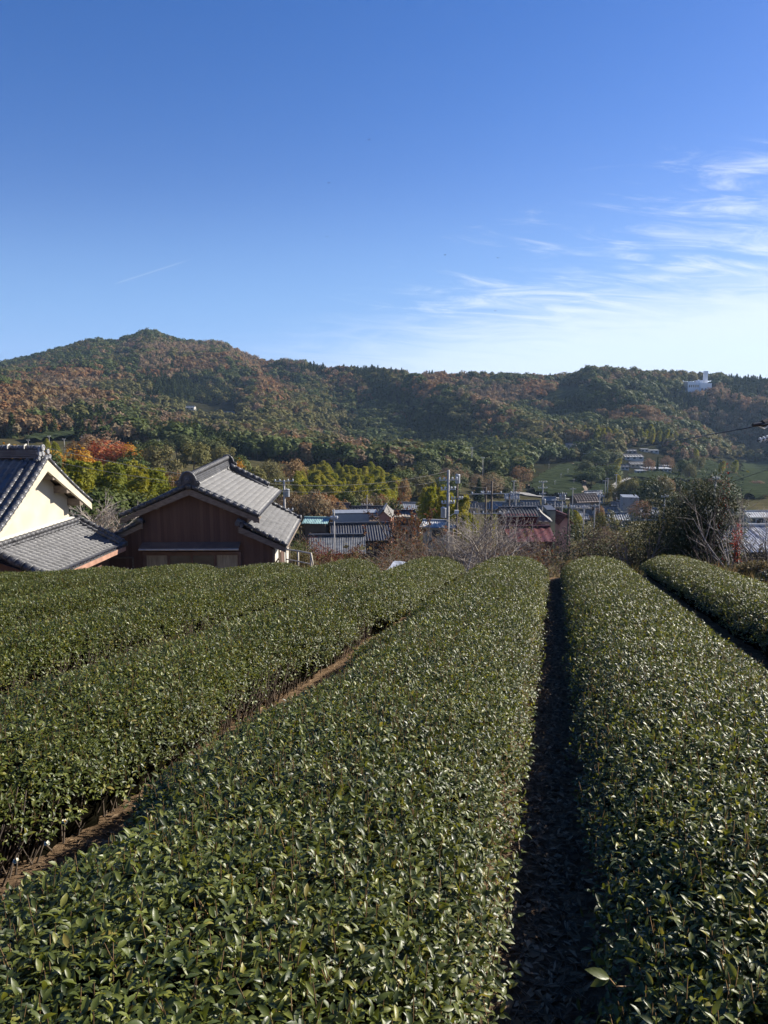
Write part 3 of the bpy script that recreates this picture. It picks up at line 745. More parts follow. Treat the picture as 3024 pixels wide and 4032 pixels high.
# dark trees between the grove and the tea slope
g = 'mixed wood left of the tea slope'
for i in range(46):
    Y = random.uniform(290, 400); a = random.uniform(400, 470 + (Y - 290) * .5)
    k = random.choice(['evergreen_tree'] * 4 + ['brown_tree', 'conifer_tree', 'olive_tree', 'rusty_tree'])
    if 463 < a < 490 and Y > 330: continue
    tree_at(k, (a - CX) / F_PX * Y, Y, random.uniform(8, 12), None, 'tree in the dark mixed wood left of the large tea slope', g)
for (a, b, Y, k, w, lab) in [(447,482,330,'brown_tree',10,'round grey brown tree left of the striped tea field'),(485,472,345,'brown_tree',15,'broad brown tree below the rounded tea field'),(496,470,350,'evergreen_tree',12,'dark tree right of the broad brown tree'),
        (521,466,370,'rusty_tree',11,'russet tree at the top left corner of the tea slope'),(510,478,372,'brown_tree',12,'brown tree beside the foot of the tea slope'),(500,486,372,'evergreen_tree',9,'dark tree at the foot of the wood by the road')]:
    tree_px(k, a, b, Y, lab, w)
# knoll of old evergreens, brush bank, trees among the hillside houses
for i, (a, b, Y, w) in enumerate([(585,459,452,12),(597,450,460,17),(608,448,452,20),(617,457,440,15),(592,468,425,14),(606,464,420,18),(619,472,412,10),(582,470,425,9)]):
    tree_px('evergreen_tree' if i not in (3, 6) else 'bamboo', a, b, Y, 'dark old evergreen on the knoll %s' % ['at its left shoulder', 'left of the summit', 'at the summit', 'at its right shoulder', 'low on the left', 'low in the middle', 'low on the right', 'at its left foot'][i], w, 'knoll of old evergreens', var=i)
g = 'brush on the bank below the white institute'
for i in range(46):
    a = random.uniform(612, 712); Y = random.uniform(318, 352); b = 484 + random.uniform(-5, 12) - (4 if 630 < a < 700 else 0)
    k = random.choice(['bamboo', 'shrub', 'evergreen_tree', 'brown_tree', 'olive_tree'])
    tree_px(k, a, b, Y, '%s on the brushy bank below the white institute' % {'bamboo': 'bamboo', 'shrub': 'olive shrub', 'evergreen_tree': 'dark evergreen', 'brown_tree': 'brown thinning tree', 'olive_tree': 'olive tree'}[k], 8, g + ', ' + k.replace('_', ' '), 3)
for (a, b, Y, k, w, lab) in [(658,456,455,'conifer_tree',5,'small dark conifer beside the hillside houses'),(668,455,450,'brown_tree',10,'brown tree right of the hillside houses'),(684,458,440,'evergreen_tree',10,'dark tree right of the white institute'),(690,463,430,'olive_tree',8,'olive tree on the bank right of the institute'),
        (649,457,445,'brown_tree',8,'brown tree between the hillside houses'),(700,455,470,'olive_tree',10,'low olive tree left of the hedge on the flat field'),(735,459,450,'bamboo',16,'broad yellow green clump on the flat tea field'),(722,460,452,'bamboo',14,'yellow green clump at the left end of the flat field hedge'),
        (712,445,520,'brown_tree',12,'bare brown tree above the flat tea fields'),(730,443,530,'brown_tree',12,'bare grey tree above the yellow clump'),(755,446,520,'brown_tree',12,'bare tree near the right edge above the fields'),(697,447,520,'bamboo',12,'bamboo clump above the flat tea field'),
        (749,431,640,'red_tree',10,'small red tree high on the right hillside'),(579,509,175,'bamboo',7,'yellow bush among the village roofs'),(566,504,185,'evergreen_tree',4,'narrow dark tree by the village roofs'),(571,512,150,'shrub',4,'dark shrub left of the yellow bush'),
        (606,509,185,'shrub',5,'shrub behind the vine covered hedge'),(640,499,230,'brown_tree',6,'brown tree by the grey block'),(600,506,190,'rusty_tree',3,'small orange tree beside grey roofs')]:
    tree_px(k, a, b, Y, lab, w)

g = 'low bushes between the flat tea fields on the right'
for i in range(34):
    a = random.uniform(684, 772); b = random.choice([461, 463, 476, 478, 486, 488, 503]) + random.uniform(-1, 1.5); X, Y, Z = unproj(a, b)
    k = random.choice(['shrub', 'shrub', 'evergreen_tree', 'brown_tree', 'bamboo']); h = random.uniform(2.5, 5.5)
    tree_at(k, X, Y, h, h * random.uniform(1.3, 2.2), '%s in the broken hedges between the flat tea fields on the right' % {'shrub': 'olive shrub', 'evergreen_tree': 'small dark evergreen', 'brown_tree': 'small brown tree', 'bamboo': 'low yellow green clump'}[k], g + ', ' + k.replace('_', ' '), Z)
# ------------------------------------------------------------------ the tea field: nine clipped rows
ROW_PITCH, ROW_W, ROW_H, Q0 = 1.9, 1.28, .54, .03
def leaf_blades(C, T, Nn, L, Wd, stations, fold=.22, arch=.35, tipw=.12):
    """Leaves from base C along T with upper side Nn; stations = [(t, width)...]; 3 vertices per station."""
    n = len(C); B = np.cross(Nn, T)
    B /= np.linalg.norm(B, axis=1, keepdims=True) + 1e-9; Nn = np.cross(T, B)
    V = []
    for t, w in stations:
        mid = C + T * (L * t)[:, None] - Nn * (L * arch * t * t)[:, None]
        e = (Wd * .5 * w)[:, None]
        V += [mid + B * e + Nn * e * fold * 2, mid, mid - B * e + Nn * e * fold * 2]
    ns = len(stations)
    V = np.stack(V, 1).reshape(-1, 3)
    base = (np.arange(n) * 3 * ns)[:, None]
    F = []
    for s in range(ns - 1):
        a = 3 * s
        F += [base + np.array([[a, a + 1, a + 4, a + 3]]), base + np.array([[a + 1, a + 2, a + 5, a + 4]])]
    return V, np.concatenate(F)
ST_NEAR = [(0, .18), (.2, .72), (.45, 1), (.72, .78), (.92, .28), (1, .03)]
ST_MID = [(0, .2), (.3, .95), (.65, .9), (1, .06)]
ST_FAR = [(0, .3), (.5, 1.), (1, .1)]

def tea_leaf_material():
    m, nt, out = new_mat('tea leaves')
    p = N(nt, 'ShaderNodeBsdfPrincipled'); p.inputs['Specular IOR Level'].default_value = .42
    g = N(nt, 'ShaderNodeNewGeometry')
    r = ramp(nt, [(0, (.024, .036, .008)), (.35, (.052, .068, .012)), (.7, (.090, .108, .018)), (.9, (.13, .145, .026)), (.985, (.19, .18, .035)), (1, (.20, .15, .03))], g.outputs['Random Per Island'])
    tc = N(nt, 'ShaderNodeTexCoord'); nz = N(nt, 'ShaderNodeTexNoise'); nz.inputs['Scale'].default_value = 55; nz.inputs['Detail'].default_value = 3
    nt.links.new(tc.outputs['Object'], nz.inputs[0])
    big = N(nt, 'ShaderNodeTexNoise'); big.inputs['Scale'].default_value = 1.1; big.inputs['Detail'].default_value = 3; nt.links.new(tc.outputs['Object'], big.inputs[0])
    hs = N(nt, 'ShaderNodeHueSaturation'); nt.links.new(r.outputs[0], hs.inputs['Color'])
    mr = N(nt, 'ShaderNodeMapRange', n_1=.3, n_2=.7, n_3=.8, n_4=1.2); nt.links.new(big.outputs[0], mr.inputs[0]); nt.links.new(mr.outputs[0], hs.inputs['Value'])
    # the underside is paler and dull
    bk = N(nt, 'ShaderNodeMix', data_type='RGBA'); nt.links.new(g.outputs['Backfacing'], bk.inputs[0]); nt.links.new(hs.outputs[0], bk.inputs[6]); bk.inputs[7].default_value = (.065, .095, .035, 1)
    nt.links.new(bk.outputs[2], p.inputs['Base Color'])
    rr = N(nt, 'ShaderNodeMapRange', n_1=.3, n_2=.75, n_3=.36, n_4=.56); nt.links.new(nz.outputs[0], rr.inputs[0]); nt.links.new(rr.outputs[0], p.inputs['Roughness'])
    b = N(nt, 'ShaderNodeBump'); b.inputs['Strength'].default_value = .35; b.inputs['Distance'].default_value = .004; nt.links.new(nz.outputs[0], b.inputs['Height']); nt.links.new(b.outputs[0], p.inputs['Normal'])
    t = N(nt, 'ShaderNodeBsdfTranslucent')
    h2 = N(nt, 'ShaderNodeHueSaturation'); h2.inputs['Hue'].default_value = .475; h2.inputs['Value'].default_value = 2.6; h2.inputs['Saturation'].default_value = 1.1; nt.links.new(hs.outputs[0], h2.inputs['Color']); nt.links.new(h2.outputs[0], t.inputs[0])
    ms = N(nt, 'ShaderNodeMixShader'); ms.inputs[0].default_value = .22; nt.links.new(p.outputs[0], ms.inputs[1]); nt.links.new(t.outputs[0], ms.inputs[2]); nt.links.new(ms.outputs[0], out.inputs[0])
    return m
m_tea = tea_leaf_material()
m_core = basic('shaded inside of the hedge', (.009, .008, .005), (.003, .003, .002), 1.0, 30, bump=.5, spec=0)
m_stem = basic('cut tea stems', (.30, .19, .085), (.17, .10, .05), .7, 40)
m_wood = basic('tea branches', (.13, .10, .075), (.07, .055, .04), .9, 20)
m_petal = basic('tea flower petals', (.80, .78, .66), (.70, .68, .52), .6, 30)
m_yolk = basic('tea flower stamens', (.62, .42, .06), (.5, .3, .04), .7, 40)

def row_frame(qc, s0, s1):
    """Profile of one row: f(u in 0..1 round the arch, s) -> position and outward normal."""
    def f(u, s, inset=0.0):
        th = np.pi * (1 - u)
        c = np.cos(th); sn_ = np.sin(th)
        endf = np.clip((s1 - s) / 1.5, 0, 1); endf = np.sqrt(np.clip(1 - (1 - endf) ** 2.2, 0, 1))
        lump = .06 * (vnoise(s * .55 + qc * 3, qc * 7 + 0 * s) - .5)
        w = (ROW_W / 2 - inset) * (1 + .06 * (vnoise(s * 1.1 + qc * 5, np.where(c > 0, 3.3, 9.7) + qc) - .5)) * (.25 + .75 * endf)
        h = (ROW_H - .08 - inset + lump * .7 + .03 * (vnoise(s * 2.3 + 11, u * 4 + qc) - .5)) * (.35 + .65 * endf)
        # a worn stretch along the sandy gap left of the big near row
        worn = (.30 * (vnoise(s * 1.7 + 3, s * 0 + 5) - .6) * .5 + .55 * np.exp(-((s - 5.4) / 1.0) ** 2) + .6 * np.exp(-((s - 2.3) / .5) ** 2) + .4 * np.exp(-((s - 8.6) / .7) ** 2)) * ((abs(qc - Q0 + .95) < .1) * (c < 0) + (abs(qc - Q0 + 2.85) < .1) * (c > 0))
        w = w - .34 * worn; h = h * (1 - .3 * worn * np.abs(c) ** 2)
        # the two rows along the straight path have grown broad on that side
        w = w + .18 * ((abs(qc - Q0 - .95) < .1) * (c < 0) + (abs(qc - Q0 + .95) < .1) * (c > 0))
        w = w + .12 * ((abs(qc - Q0 - .95) < .1) * (c > 0) + (abs(qc - Q0 - 2.85) < .1) * (c < 0)) + .30 * (abs(qc - Q0 + .95) < .1) * (c < 0) + .14 * (abs(qc - Q0 + 2.85) < .1) * (c > 0)
        off = np.sign(c) * np.abs(c) ** .42 * w
        up = .08 + h * (.42 * np.abs(sn_) ** .28 + .58 * (1 - np.abs(c) ** 1.05) * np.minimum(np.abs(sn_) * 6, 1))
        nq = c * .9; nz = np.maximum(sn_, .05) ** 1.3
        return off, up, nq, nz
    return f
def to_world(q, s):
    return q * CS + s * SN, -q * SN + s * CS
ROWS = [  # centre, far end (along the row), label
    (Q0 + .5 * ROW_PITCH, 19.0, 'long tea row right of the dark straight path, in front of the vine covered hedge'),
    (Q0 + 1.5 * ROW_PITCH, 20.9, 'rightmost tea row, in front of the dark bamboo bush'),
    (Q0 - .5 * ROW_PITCH, 18.7, 'large near tea row left of the dark straight path, filling the foreground'),
    (Q0 - 1.5 * ROW_PITCH, 18.9, 'tea row beyond the sandy gap, ending below the bare bush'),
    (Q0 - 2.5 * ROW_PITCH, 18.6, 'tea row ending below the corrugated roofs'),
    (Q0 - 3.5 * ROW_PITCH, 18.5, 'tea row ending at the pale metal railing'),
    (Q0 - 4.5 * ROW_PITCH, 17.8, 'tea row ending below the window of the wooden house'),
    (Q0 - 5.5 * ROW_PITCH, 17.1, 'short tea row ending between the wooden house and the tiled lean-to roof'),
    (Q0 - 6.5 * ROW_PITCH, 16.3, 'farthest left tea row, below the tiled lean-to roof'),
]
def scatter_row(qc, s1, f, a0, a1, shoots):
    """Shoots between distances a0..a1 from the camera."""
    sA, sB = .55, s1
    n = int((sB - sA) * 2.0 * shoots)
    s = rng.uniform(sA, sB, n); u = rng.random(n)
    uu = np.linspace(.012, .988, 8001); o_, p_, _, _ = f(uu, np.full(8001, (sA + sB) / 2))      # even along the arch
    L_ = np.concatenate([[0], np.cumsum(np.hypot(np.diff(o_), np.diff(p_)))]); u = np.interp(u * L_[-1], L_, uu)
    off, up, nq, nz = f(u, s)
    q = qc + off; x, y = to_world(q, s)
    z = field_z(x, y) + up
    d = np.sqrt(x ** 2 + y ** 2 + (z - CAM_Z) ** 2)
    px, py = proj(x, y, z)
    k = (d >= a0) & (d < a1) & (y > .3) & (px > -330) & (px < 1050) & (py < 1190)
    # far flanks that face away are thinned
    k &= rng.random(n) < np.where(np.abs(off) > .86 * (ROW_W / 2), np.clip(.12 + (up - .20) * 4, .12, .85), 1)      # flanks are thin and bare below
    P = np.stack([x, y, z], 1)[k]; nq = nq[k]; nz = nz[k]
    Nr = np.stack([nq * CS, -nq * SN, nz], 1); Nr /= np.linalg.norm(Nr, axis=1, keepdims=True)
    return P, Nr, s[k], u[k]
def leaves_on(P, Nr, per, L, st, fold, arch):
    n = len(P)
    if n == 0: return None
    ax = Nr * .62 + np.array([0, 0, .75]) + rng.normal(0, .30, (n, 3)); ax /= np.linalg.norm(ax, axis=1, keepdims=True)
    h = np.cross(ax, np.array([0.31, .95, 0.05])); h /= np.linalg.norm(h, axis=1, keepdims=True); h2 = np.cross(ax, h)
    ph0 = rng.uniform(0, 6.283, n); Vs = []; Fs = []; off = 0
    for k in range(per):
        ph = ph0 + k * 2.4 + rng.normal(0, .25, n)
        el = rng.uniform(.30, 1.30, n) - .09 * k
        rad = h * np.cos(ph)[:, None] + h2 * np.sin(ph)[:, None]
        T = rad * np.cos(el)[:, None] + ax * np.sin(el)[:, None]
        Nn = ax * np.cos(el)[:, None] - rad * np.sin(el)[:, None] + rng.normal(0, .22, (n, 3))
        Nn /= np.linalg.norm(Nn, axis=1, keepdims=True)
        C = P - ax * (.012 * k + rng.uniform(0, .012, n))[:, None] + rad * .003
        sz = rng.uniform(.55, 1.32, n) * (1 - .05 * (per - k) / per)
        V, F = leaf_blades(C, T, Nn, L * sz, L * .44 * sz * rng.uniform(.85, 1.15, n), st, fold, arch)
        Vs.append(V); Fs.append(F + off); off += len(V)
    return np.concatenate(Vs), np.concatenate(Fs), ax
tot = 0
for qc, s1, lab in ROWS:
    x0, y0 = to_world(qc, 10.0)
    root = empty('tea_hedge', (0, 0, 0), 0, lab, 'tea hedge', 'clipped tea rows in the field')
    f = row_frame(qc, .5, s1)
    # near-black hull: shade inside the hedge is put into its colour
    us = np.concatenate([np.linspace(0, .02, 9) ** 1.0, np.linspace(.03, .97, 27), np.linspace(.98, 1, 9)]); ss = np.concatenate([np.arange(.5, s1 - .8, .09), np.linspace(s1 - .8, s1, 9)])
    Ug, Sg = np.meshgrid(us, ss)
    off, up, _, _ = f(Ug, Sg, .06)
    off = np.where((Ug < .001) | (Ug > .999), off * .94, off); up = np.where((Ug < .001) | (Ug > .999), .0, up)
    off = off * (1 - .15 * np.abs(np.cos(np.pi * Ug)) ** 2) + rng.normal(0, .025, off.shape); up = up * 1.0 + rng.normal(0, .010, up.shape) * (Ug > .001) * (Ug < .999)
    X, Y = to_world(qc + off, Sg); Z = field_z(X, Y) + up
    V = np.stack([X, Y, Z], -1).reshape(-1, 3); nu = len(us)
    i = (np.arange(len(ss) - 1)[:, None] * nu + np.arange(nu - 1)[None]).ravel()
    np_obj('shade_core', V, np.stack([i, i + 1, i + nu + 1, i + nu], 1), m_core, root, True)
    Vs, Fs, o_ = [], [], 0
    for a0, a1, sh, per, L, st, fold, arch in ((0, 3.0, 2500, 5, .030, ST_NEAR, .20, .36), (3.0, 7.0, 2000, 5, .028, ST_MID, .20, .34), (7.0, 40, 1080, 5, .034, ST_FAR, .22, .28)):
        P, Nr, s, u = scatter_row(qc, s1, f, a0, a1, sh)
        P = P + Nr * rng.normal(0, .018, (len(P), 1))
        res = leaves_on(P, Nr, per, L, st, fold, arch)
        if res is None: continue
        V, F, ax = res; Vs.append(V); Fs.append(F + o_); o_ += len(V); tot += len(F)
        if a0 < 9:                                        # cut stems standing between the leaves
            k = np.where((rng.random(len(P)) < .16) & (u > .08) & (u < .92))[0]
            if len(k):
                ln = rng.uniform(.005, .034, len(k))[:, None]
                dr = ax[k] * .5 + np.array([0, 0, .8]) + rng.normal(0, .16, (len(k), 3))
                A = P[k] - dr * .03; Bp = P[k] + dr * ln
                tv, tf = tubes_np([(a, b, .0018, .0013) for a, b in zip(A, Bp)], 3)
                np_obj('cut_stem_tips', tv, tf, m_stem, root)['kind'] = 'stuff'
    np_obj('foliage', np.concatenate(Vs), np.concatenate(Fs), m_tea, root, True)
    # woody stems low on the flanks
    segs = []
    for _ in range(int(min(s1, 9) * 170)):
        s = random.uniform(.8, min(s1, 9)); sd_ = random.choice((-1, 1)); q = qc + sd_ * random.uniform(.42, .60)
        x, y = to_world(q, s); z = float(field_z(np.array(x), np.array(y)))
        x2, y2 = to_world(q + sd_ * random.uniform(-.02, .12), s + random.uniform(-.16, .16))
        segs.append(((x, y, z - .02), (x2, y2, z + random.uniform(.12, .36)), .005, .003))
    tv, tf = tubes_np(segs, 4); np_obj('stem', tv, tf, m_wood, root)['kind'] = 'stuff'
print('tea faces', tot)

# tea flowers on the left rows
def tea_flower(px, py, label):
    s = None
    for Y in np.arange(1.5, 8, .02):
        p = at(px, py, Y)
        if p.z <= float(field_z(np.array(p.x), np.array(p.y))) + .3: s = p; break
    e = empty('tea_flower', s, 0, label, 'flower', 'white tea flowers on the left rows')
    C = np.zeros((5, 3)); a = np.arange(5) * 1.2566
    T = np.stack([np.cos(a) * .8, np.sin(a) * .8, np.full(5, .55)], 1); T /= np.linalg.norm(T, axis=1, keepdims=True)
    Nn = np.cross(np.stack([-np.sin(a), np.cos(a), 0 * a], 1), T) * -1
    V, F = leaf_blades(C, T, Nn, np.full(5, .016), np.full(5, .017), ST_MID, -.2, -.4)
    np_obj('petals', V, F, m_petal, e, True)
    segs = [((0, 0, 0), (.005 * math.cos(i * 2.4) * (i % 4) / 3, .005 * math.sin(i * 2.4) * (i % 4) / 3, .011), .0008, .0012) for i in range(22)]
    tv, tf = tubes_np(segs, 4); np_obj('stamens', tv, tf, m_yolk, e)
    e.rotation_euler = (random.uniform(-.9, -.2), random.uniform(-.3, .7), random.uniform(0, 6))
for a, b, l in ((64, 823, 'open white tea flower with yellow centre, topmost of three near the left edge'), (47, 845, 'white tea flower half open, middle one of three near the left edge'), (17, 862, 'small pale tea flower, lowest of three near the left edge')):
    tea_flower(a, b, l)

# fallen leaves and twigs in the gaps between the rows
def litter(n, smax):
    s = rng.uniform(.6, 1, n) * 0 + smax * rng.random(n) ** 1.3 + .6
    kq = rng.integers(-6, 2, n); kq = np.where(rng.random(n) < .45, 0, np.where(rng.random(n) < .5, -1, kq))
    q = Q0 + kq * ROW_PITCH + rng.normal(0, .15, n)
    x, y = to_world(q, s); z = field_z(x, y)
    k = (s < 18); x, y, z = x[k], y[k], z[k]; n = len(x)
    C = np.stack([x, y, z + rng.uniform(.006, .02, n)], 1)
    a = rng.uniform(0, 6.283, n); T = np.stack([np.cos(a), np.sin(a), rng.uniform(-.25, .35, n)], 1); T /= np.linalg.norm(T, axis=1, keepdims=True)
    Nn = np.array([0, 0, 1.]) + rng.normal(0, .35, (n, 3)); Nn /= np.linalg.norm(Nn, axis=1, keepdims=True)
    V, F = leaf_blades(C, T, Nn, rng.uniform(.02, .055, n), rng.uniform(.008, .024, n), ST_FAR, .15, .2)
    return V, F, C, T
V, F, C, T = litter(26000, 17)
m_litter = leaf_mat('dry fallen tea leaves', [(.07, .045, .025), (.14, .09, .05), (.24, .165, .09), (.36, .26, .16)], .85, .1, spec=.2)
tag(np_obj('leaf_litter', V, F, m_litter), 'dry fallen leaves lying between the tea rows', kind='stuff')
k = rng.random(len(C)) < .35
tv, tf = tubes_np([(tuple(c), tuple(c + t * random.uniform(.03, .12)), .0022, .0012) for c, t in zip(C[k], T[k])], 3)
tag(np_obj('twig_litter', tv, tf, basic('dry twig litter', (.26, .19, .12), (.15, .10, .06), .9, 30)), 'dry twigs lying between the tea rows', kind='stuff')
# one young bright leaf pair leaning into the dark path, seen against the light
e = empty('tea_shoot', at(609, 978, 1.75), 0, 'big fresh green leaf pair leaning out over the dark path', 'tea shoot')
V, F = leaf_blades(np.zeros((2, 3)), np.array([[-.8, -.15, .58], [-.93, -.3, -.1]]), np.array([[.45, -.55, .7], [-.1, -.6, .8]]), np.array([.062, .05]), np.array([.026, .022]), ST_NEAR, .12, .35)
np_obj('leaf', V[:18], F[np.all(F < 18, 1)], m_tea, e, True); np_obj('leaf', V[18:], F[np.all(F >= 18, 1)] - 18, m_tea, e, True)
tv, tf = tubes_np([((0, 0, 0), (.03, .03, -.05), .0016, .002), ((.03, .03, -.05), (.10, .08, -.09), .002, .0025)], 5); np_obj('stem', tv, tf, m_stem, e)
# ------------------------------------------------------------------ tiled roofs
def tile_surface(A, B, C, D, tw=.27, tl=.235, amp=.056, step=.045, thick=.05, sag=0.0, n_cross=7):
    """Pan-tiled slope. A,B = ridge ends, D,C = eave ends (A above D). World points -> V, F."""
    A, B, C, D = (np.array(v, float) for v in (A, B, C, D))
    wl = (np.linalg.norm(B - A) + np.linalg.norm(C - D)) / 2; sl_ = (np.linalg.norm(D - A) + np.linalg.norm(C - B)) / 2
    nc = max(2, int(round(wl / tw))); nr = max(2, int(round(sl_ / tl)))
    nrm = np.cross(B - A, D - A); nrm /= np.linalg.norm(nrm)
    if nrm[2] < 0: nrm = -nrm
    uc = np.linspace(0, nc, nc * n_cross + 1)
    fr = uc % 1
    prof = np.where(fr < .62, -np.sin(fr / .62 * np.pi) * .8, np.sin((fr - .62) / .38 * np.pi) * 1.0) * amp
    rows = []; lift = []
    for r in range(nr):
        rows += [r, r + .995]; lift += [0.0, step]
    rows = np.array(rows) / nr; lift = np.array(lift)
    U = (uc / nc)[None, :]; Vv = rows[:, None]
    P = ((A[None, None] * (1 - U[..., None]) + B[None, None] * U[..., None]) * (1 - Vv[..., None]) + (D[None, None] * (1 - U[..., None]) + C[None, None] * U[..., None]) * Vv[..., None])
    P = P + nrm * (prof[None, :, None] + lift[:, None, None])
    P[..., 2] += sag * 4 * (Vv * (Vv - 1)) + .0 * U
    jit = (rng.random((len(rows) // 2, nc)) - .5) * .012
    P = P + nrm * np.repeat(np.repeat(jit, 2, 0), n_cross, 1)[:, np.minimum(np.arange(P.shape[1]), nc * n_cross - 1)][..., None]
    m, n = P.shape[:2]
    V = P.reshape(-1, 3); i = (np.arange(m - 1)[:, None] * n + np.arange(n - 1)[None]).ravel()
    F = np.stack([i, i + 1, i + n + 1, i + n], 1)
    # underside
    Q = np.array([A, B, C, D]) - nrm * thick
    b = len(V); V = np.concatenate([V, Q]); F = np.concatenate([F, [[b, b + 3, b + 2, b + 1]]])
    return V, F
def tile_mat(name, c1, c2, rough=.42, spec=.5):
    m, nt, out = new_mat(name)
    p = N(nt, 'ShaderNodeBsdfPrincipled'); p.inputs['Specular IOR Level'].default_value = spec
    tc = N(nt, 'ShaderNodeTexCoord'); nz = N(nt, 'ShaderNodeTexNoise'); nz.inputs['Scale'].default_value = 2.6; nz.inputs['Detail'].default_value = 7; nz.inputs['Roughness'].default_value = .75
    vo = N(nt, 'ShaderNodeTexVoronoi'); vo.inputs['Scale'].default_value = 3.8; nt.links.new(tc.outputs['Object'], vo.inputs[0]); nt.links.new(tc.outputs['Object'], nz.inputs[0])
    a = mathn(nt, 'ADD', mathn(nt, 'MULTIPLY', nz.outputs[0], .7), mathn(nt, 'MULTIPLY', vo.outputs['Color'], .3))
    r = ramp(nt, [(.3, c2), (.62, c1)], a); nt.links.new(r.outputs[0], p.inputs['Base Color'])
    rr = N(nt, 'ShaderNodeMapRange', n_1=.3, n_2=.7, n_3=rough - .1, n_4=rough + .15); nt.links.new(nz.outputs[0], rr.inputs[0]); nt.links.new(rr.outputs[0], p.inputs['Roughness'])
    nt.links.new(p.outputs[0], out.inputs[0]); return m
m_tile = tile_mat('silver grey smoked tiles', (.098, .098, .102), (.036, .036, .039), .5, .5)
m_tile_dark = tile_mat('dark smoked tiles', (.115, .115, .12), (.065, .065, .07), .34)
m_plaster = basic('cream lime plaster', (.56, .51, .40), (.50, .45, .335), .9, 1.4, 7, .15, 30)
m_wtrim = basic('white lime trim', (.54, .52, .46), (.47, .45, .39), .85, 5)
m_timber = basic('weathered grey timber', (.25, .20, .155), (.14, .11, .085), .85, 5, bump=.3, stretch=(1, 1, 6))
m_eaveboard = basic('reddish eave board', (.42, .24, .17), (.30, .17, .12), .8, 4)
m_gutter = basic('brown rain gutter', (.20, .13, .10), (.14, .09, .07), .5, 4)
m_dark_in = basic('dark interior', (.012, .012, .012), (.008, .008, .008), .9, 2)
def board_mat(name, c1, c2, wid=.11, axis='X'):
    m, nt, out = new_mat(name)
    p = N(nt, 'ShaderNodeBsdfPrincipled'); p.inputs['Roughness'].default_value = .8
    tc = N(nt, 'ShaderNodeTexCoord'); sx = N(nt, 'ShaderNodeSeparateXYZ'); nt.links.new(tc.outputs['Object'], sx.inputs[0])
    t = mathn(nt, 'DIVIDE', sx.outputs['XYZ'.index(axis)], wid); fl = mathn(nt, 'FLOOR', t); fr = mathn(nt, 'FRACT', t)
    wn = N(nt, 'ShaderNodeTexWhiteNoise', noise_dimensions='1D'); nt.links.new(fl, wn.inputs['W'])
    mp = N(nt, 'ShaderNodeMapping'); mp.inputs['Scale'].default_value = (9, 9, .7); nt.links.new(tc.outputs['Object'], mp.inputs[0])
    nz = N(nt, 'ShaderNodeTexNoise'); nz.inputs['Scale'].default_value = 2; nz.inputs['Detail'].default_value = 8; nz.inputs['Roughness'].default_value = .7; nt.links.new(mp.outputs[0], nz.inputs[0])
    v = mathn(nt, 'ADD', mathn(nt, 'MULTIPLY', wn.outputs[0], .45), mathn(nt, 'MULTIPLY', nz.outputs[0], .55))
    r = ramp(nt, [(.25, c2), (.75, c1)], v)
    nt.links.new(r.outputs[0], p.inputs['Base Color'])
    b = N(nt, 'ShaderNodeBump'); b.inputs['Strength'].default_value = 1.0; b.inputs['Distance'].default_value = .02
    h = mathn(nt, 'GREATER_THAN', fr, .12); nt.links.new(h, b.inputs['Height']); nt.links.new(b.outputs[0], p.inputs['Normal'])
    nt.links.new(p.outputs[0], out.inputs[0]); return m
m_boards = board_mat('red brown board cladding', (.155, .088, .060), (.095, .052, .037), .13)
m_glass_old = basic('old dusty window glass', (.15, .15, .125), (.08, .08, .07), .25, 1.5, spec=.6)
m_curtain = basic('yellowed curtain behind glass', (.46, .40, .27), (.30, .26, .18), .8, 3, stretch=(6, 1, .6))
def barrel(mb, p0, p1, r, n=10):                           # half-round ridge tile run with lap collars
    p0 = Vector(p0); p1 = Vector(p1); L = (p1 - p0).length; k = max(1, int(L / .27))
    for i in range(k):
        a = p0.lerp(p1, i / k); b = p0.lerp(p1, (i + .97) / k)
        mb.tube(a, b, r, r * .93, n)
        mb.tube(b - (p1 - p0).normalized() * .035, b, r * 1.13, r * 1.13, n)
def mat4(o, ux, uy):                                        # local frame -> world function
    o = Vector(o); ux = Vector(ux).normalized(); uy = Vector(uy).normalized(); uz = Vector((0, 0, 1))
    return lambda a, b, c: o + ux * a + uy * b + uz * c

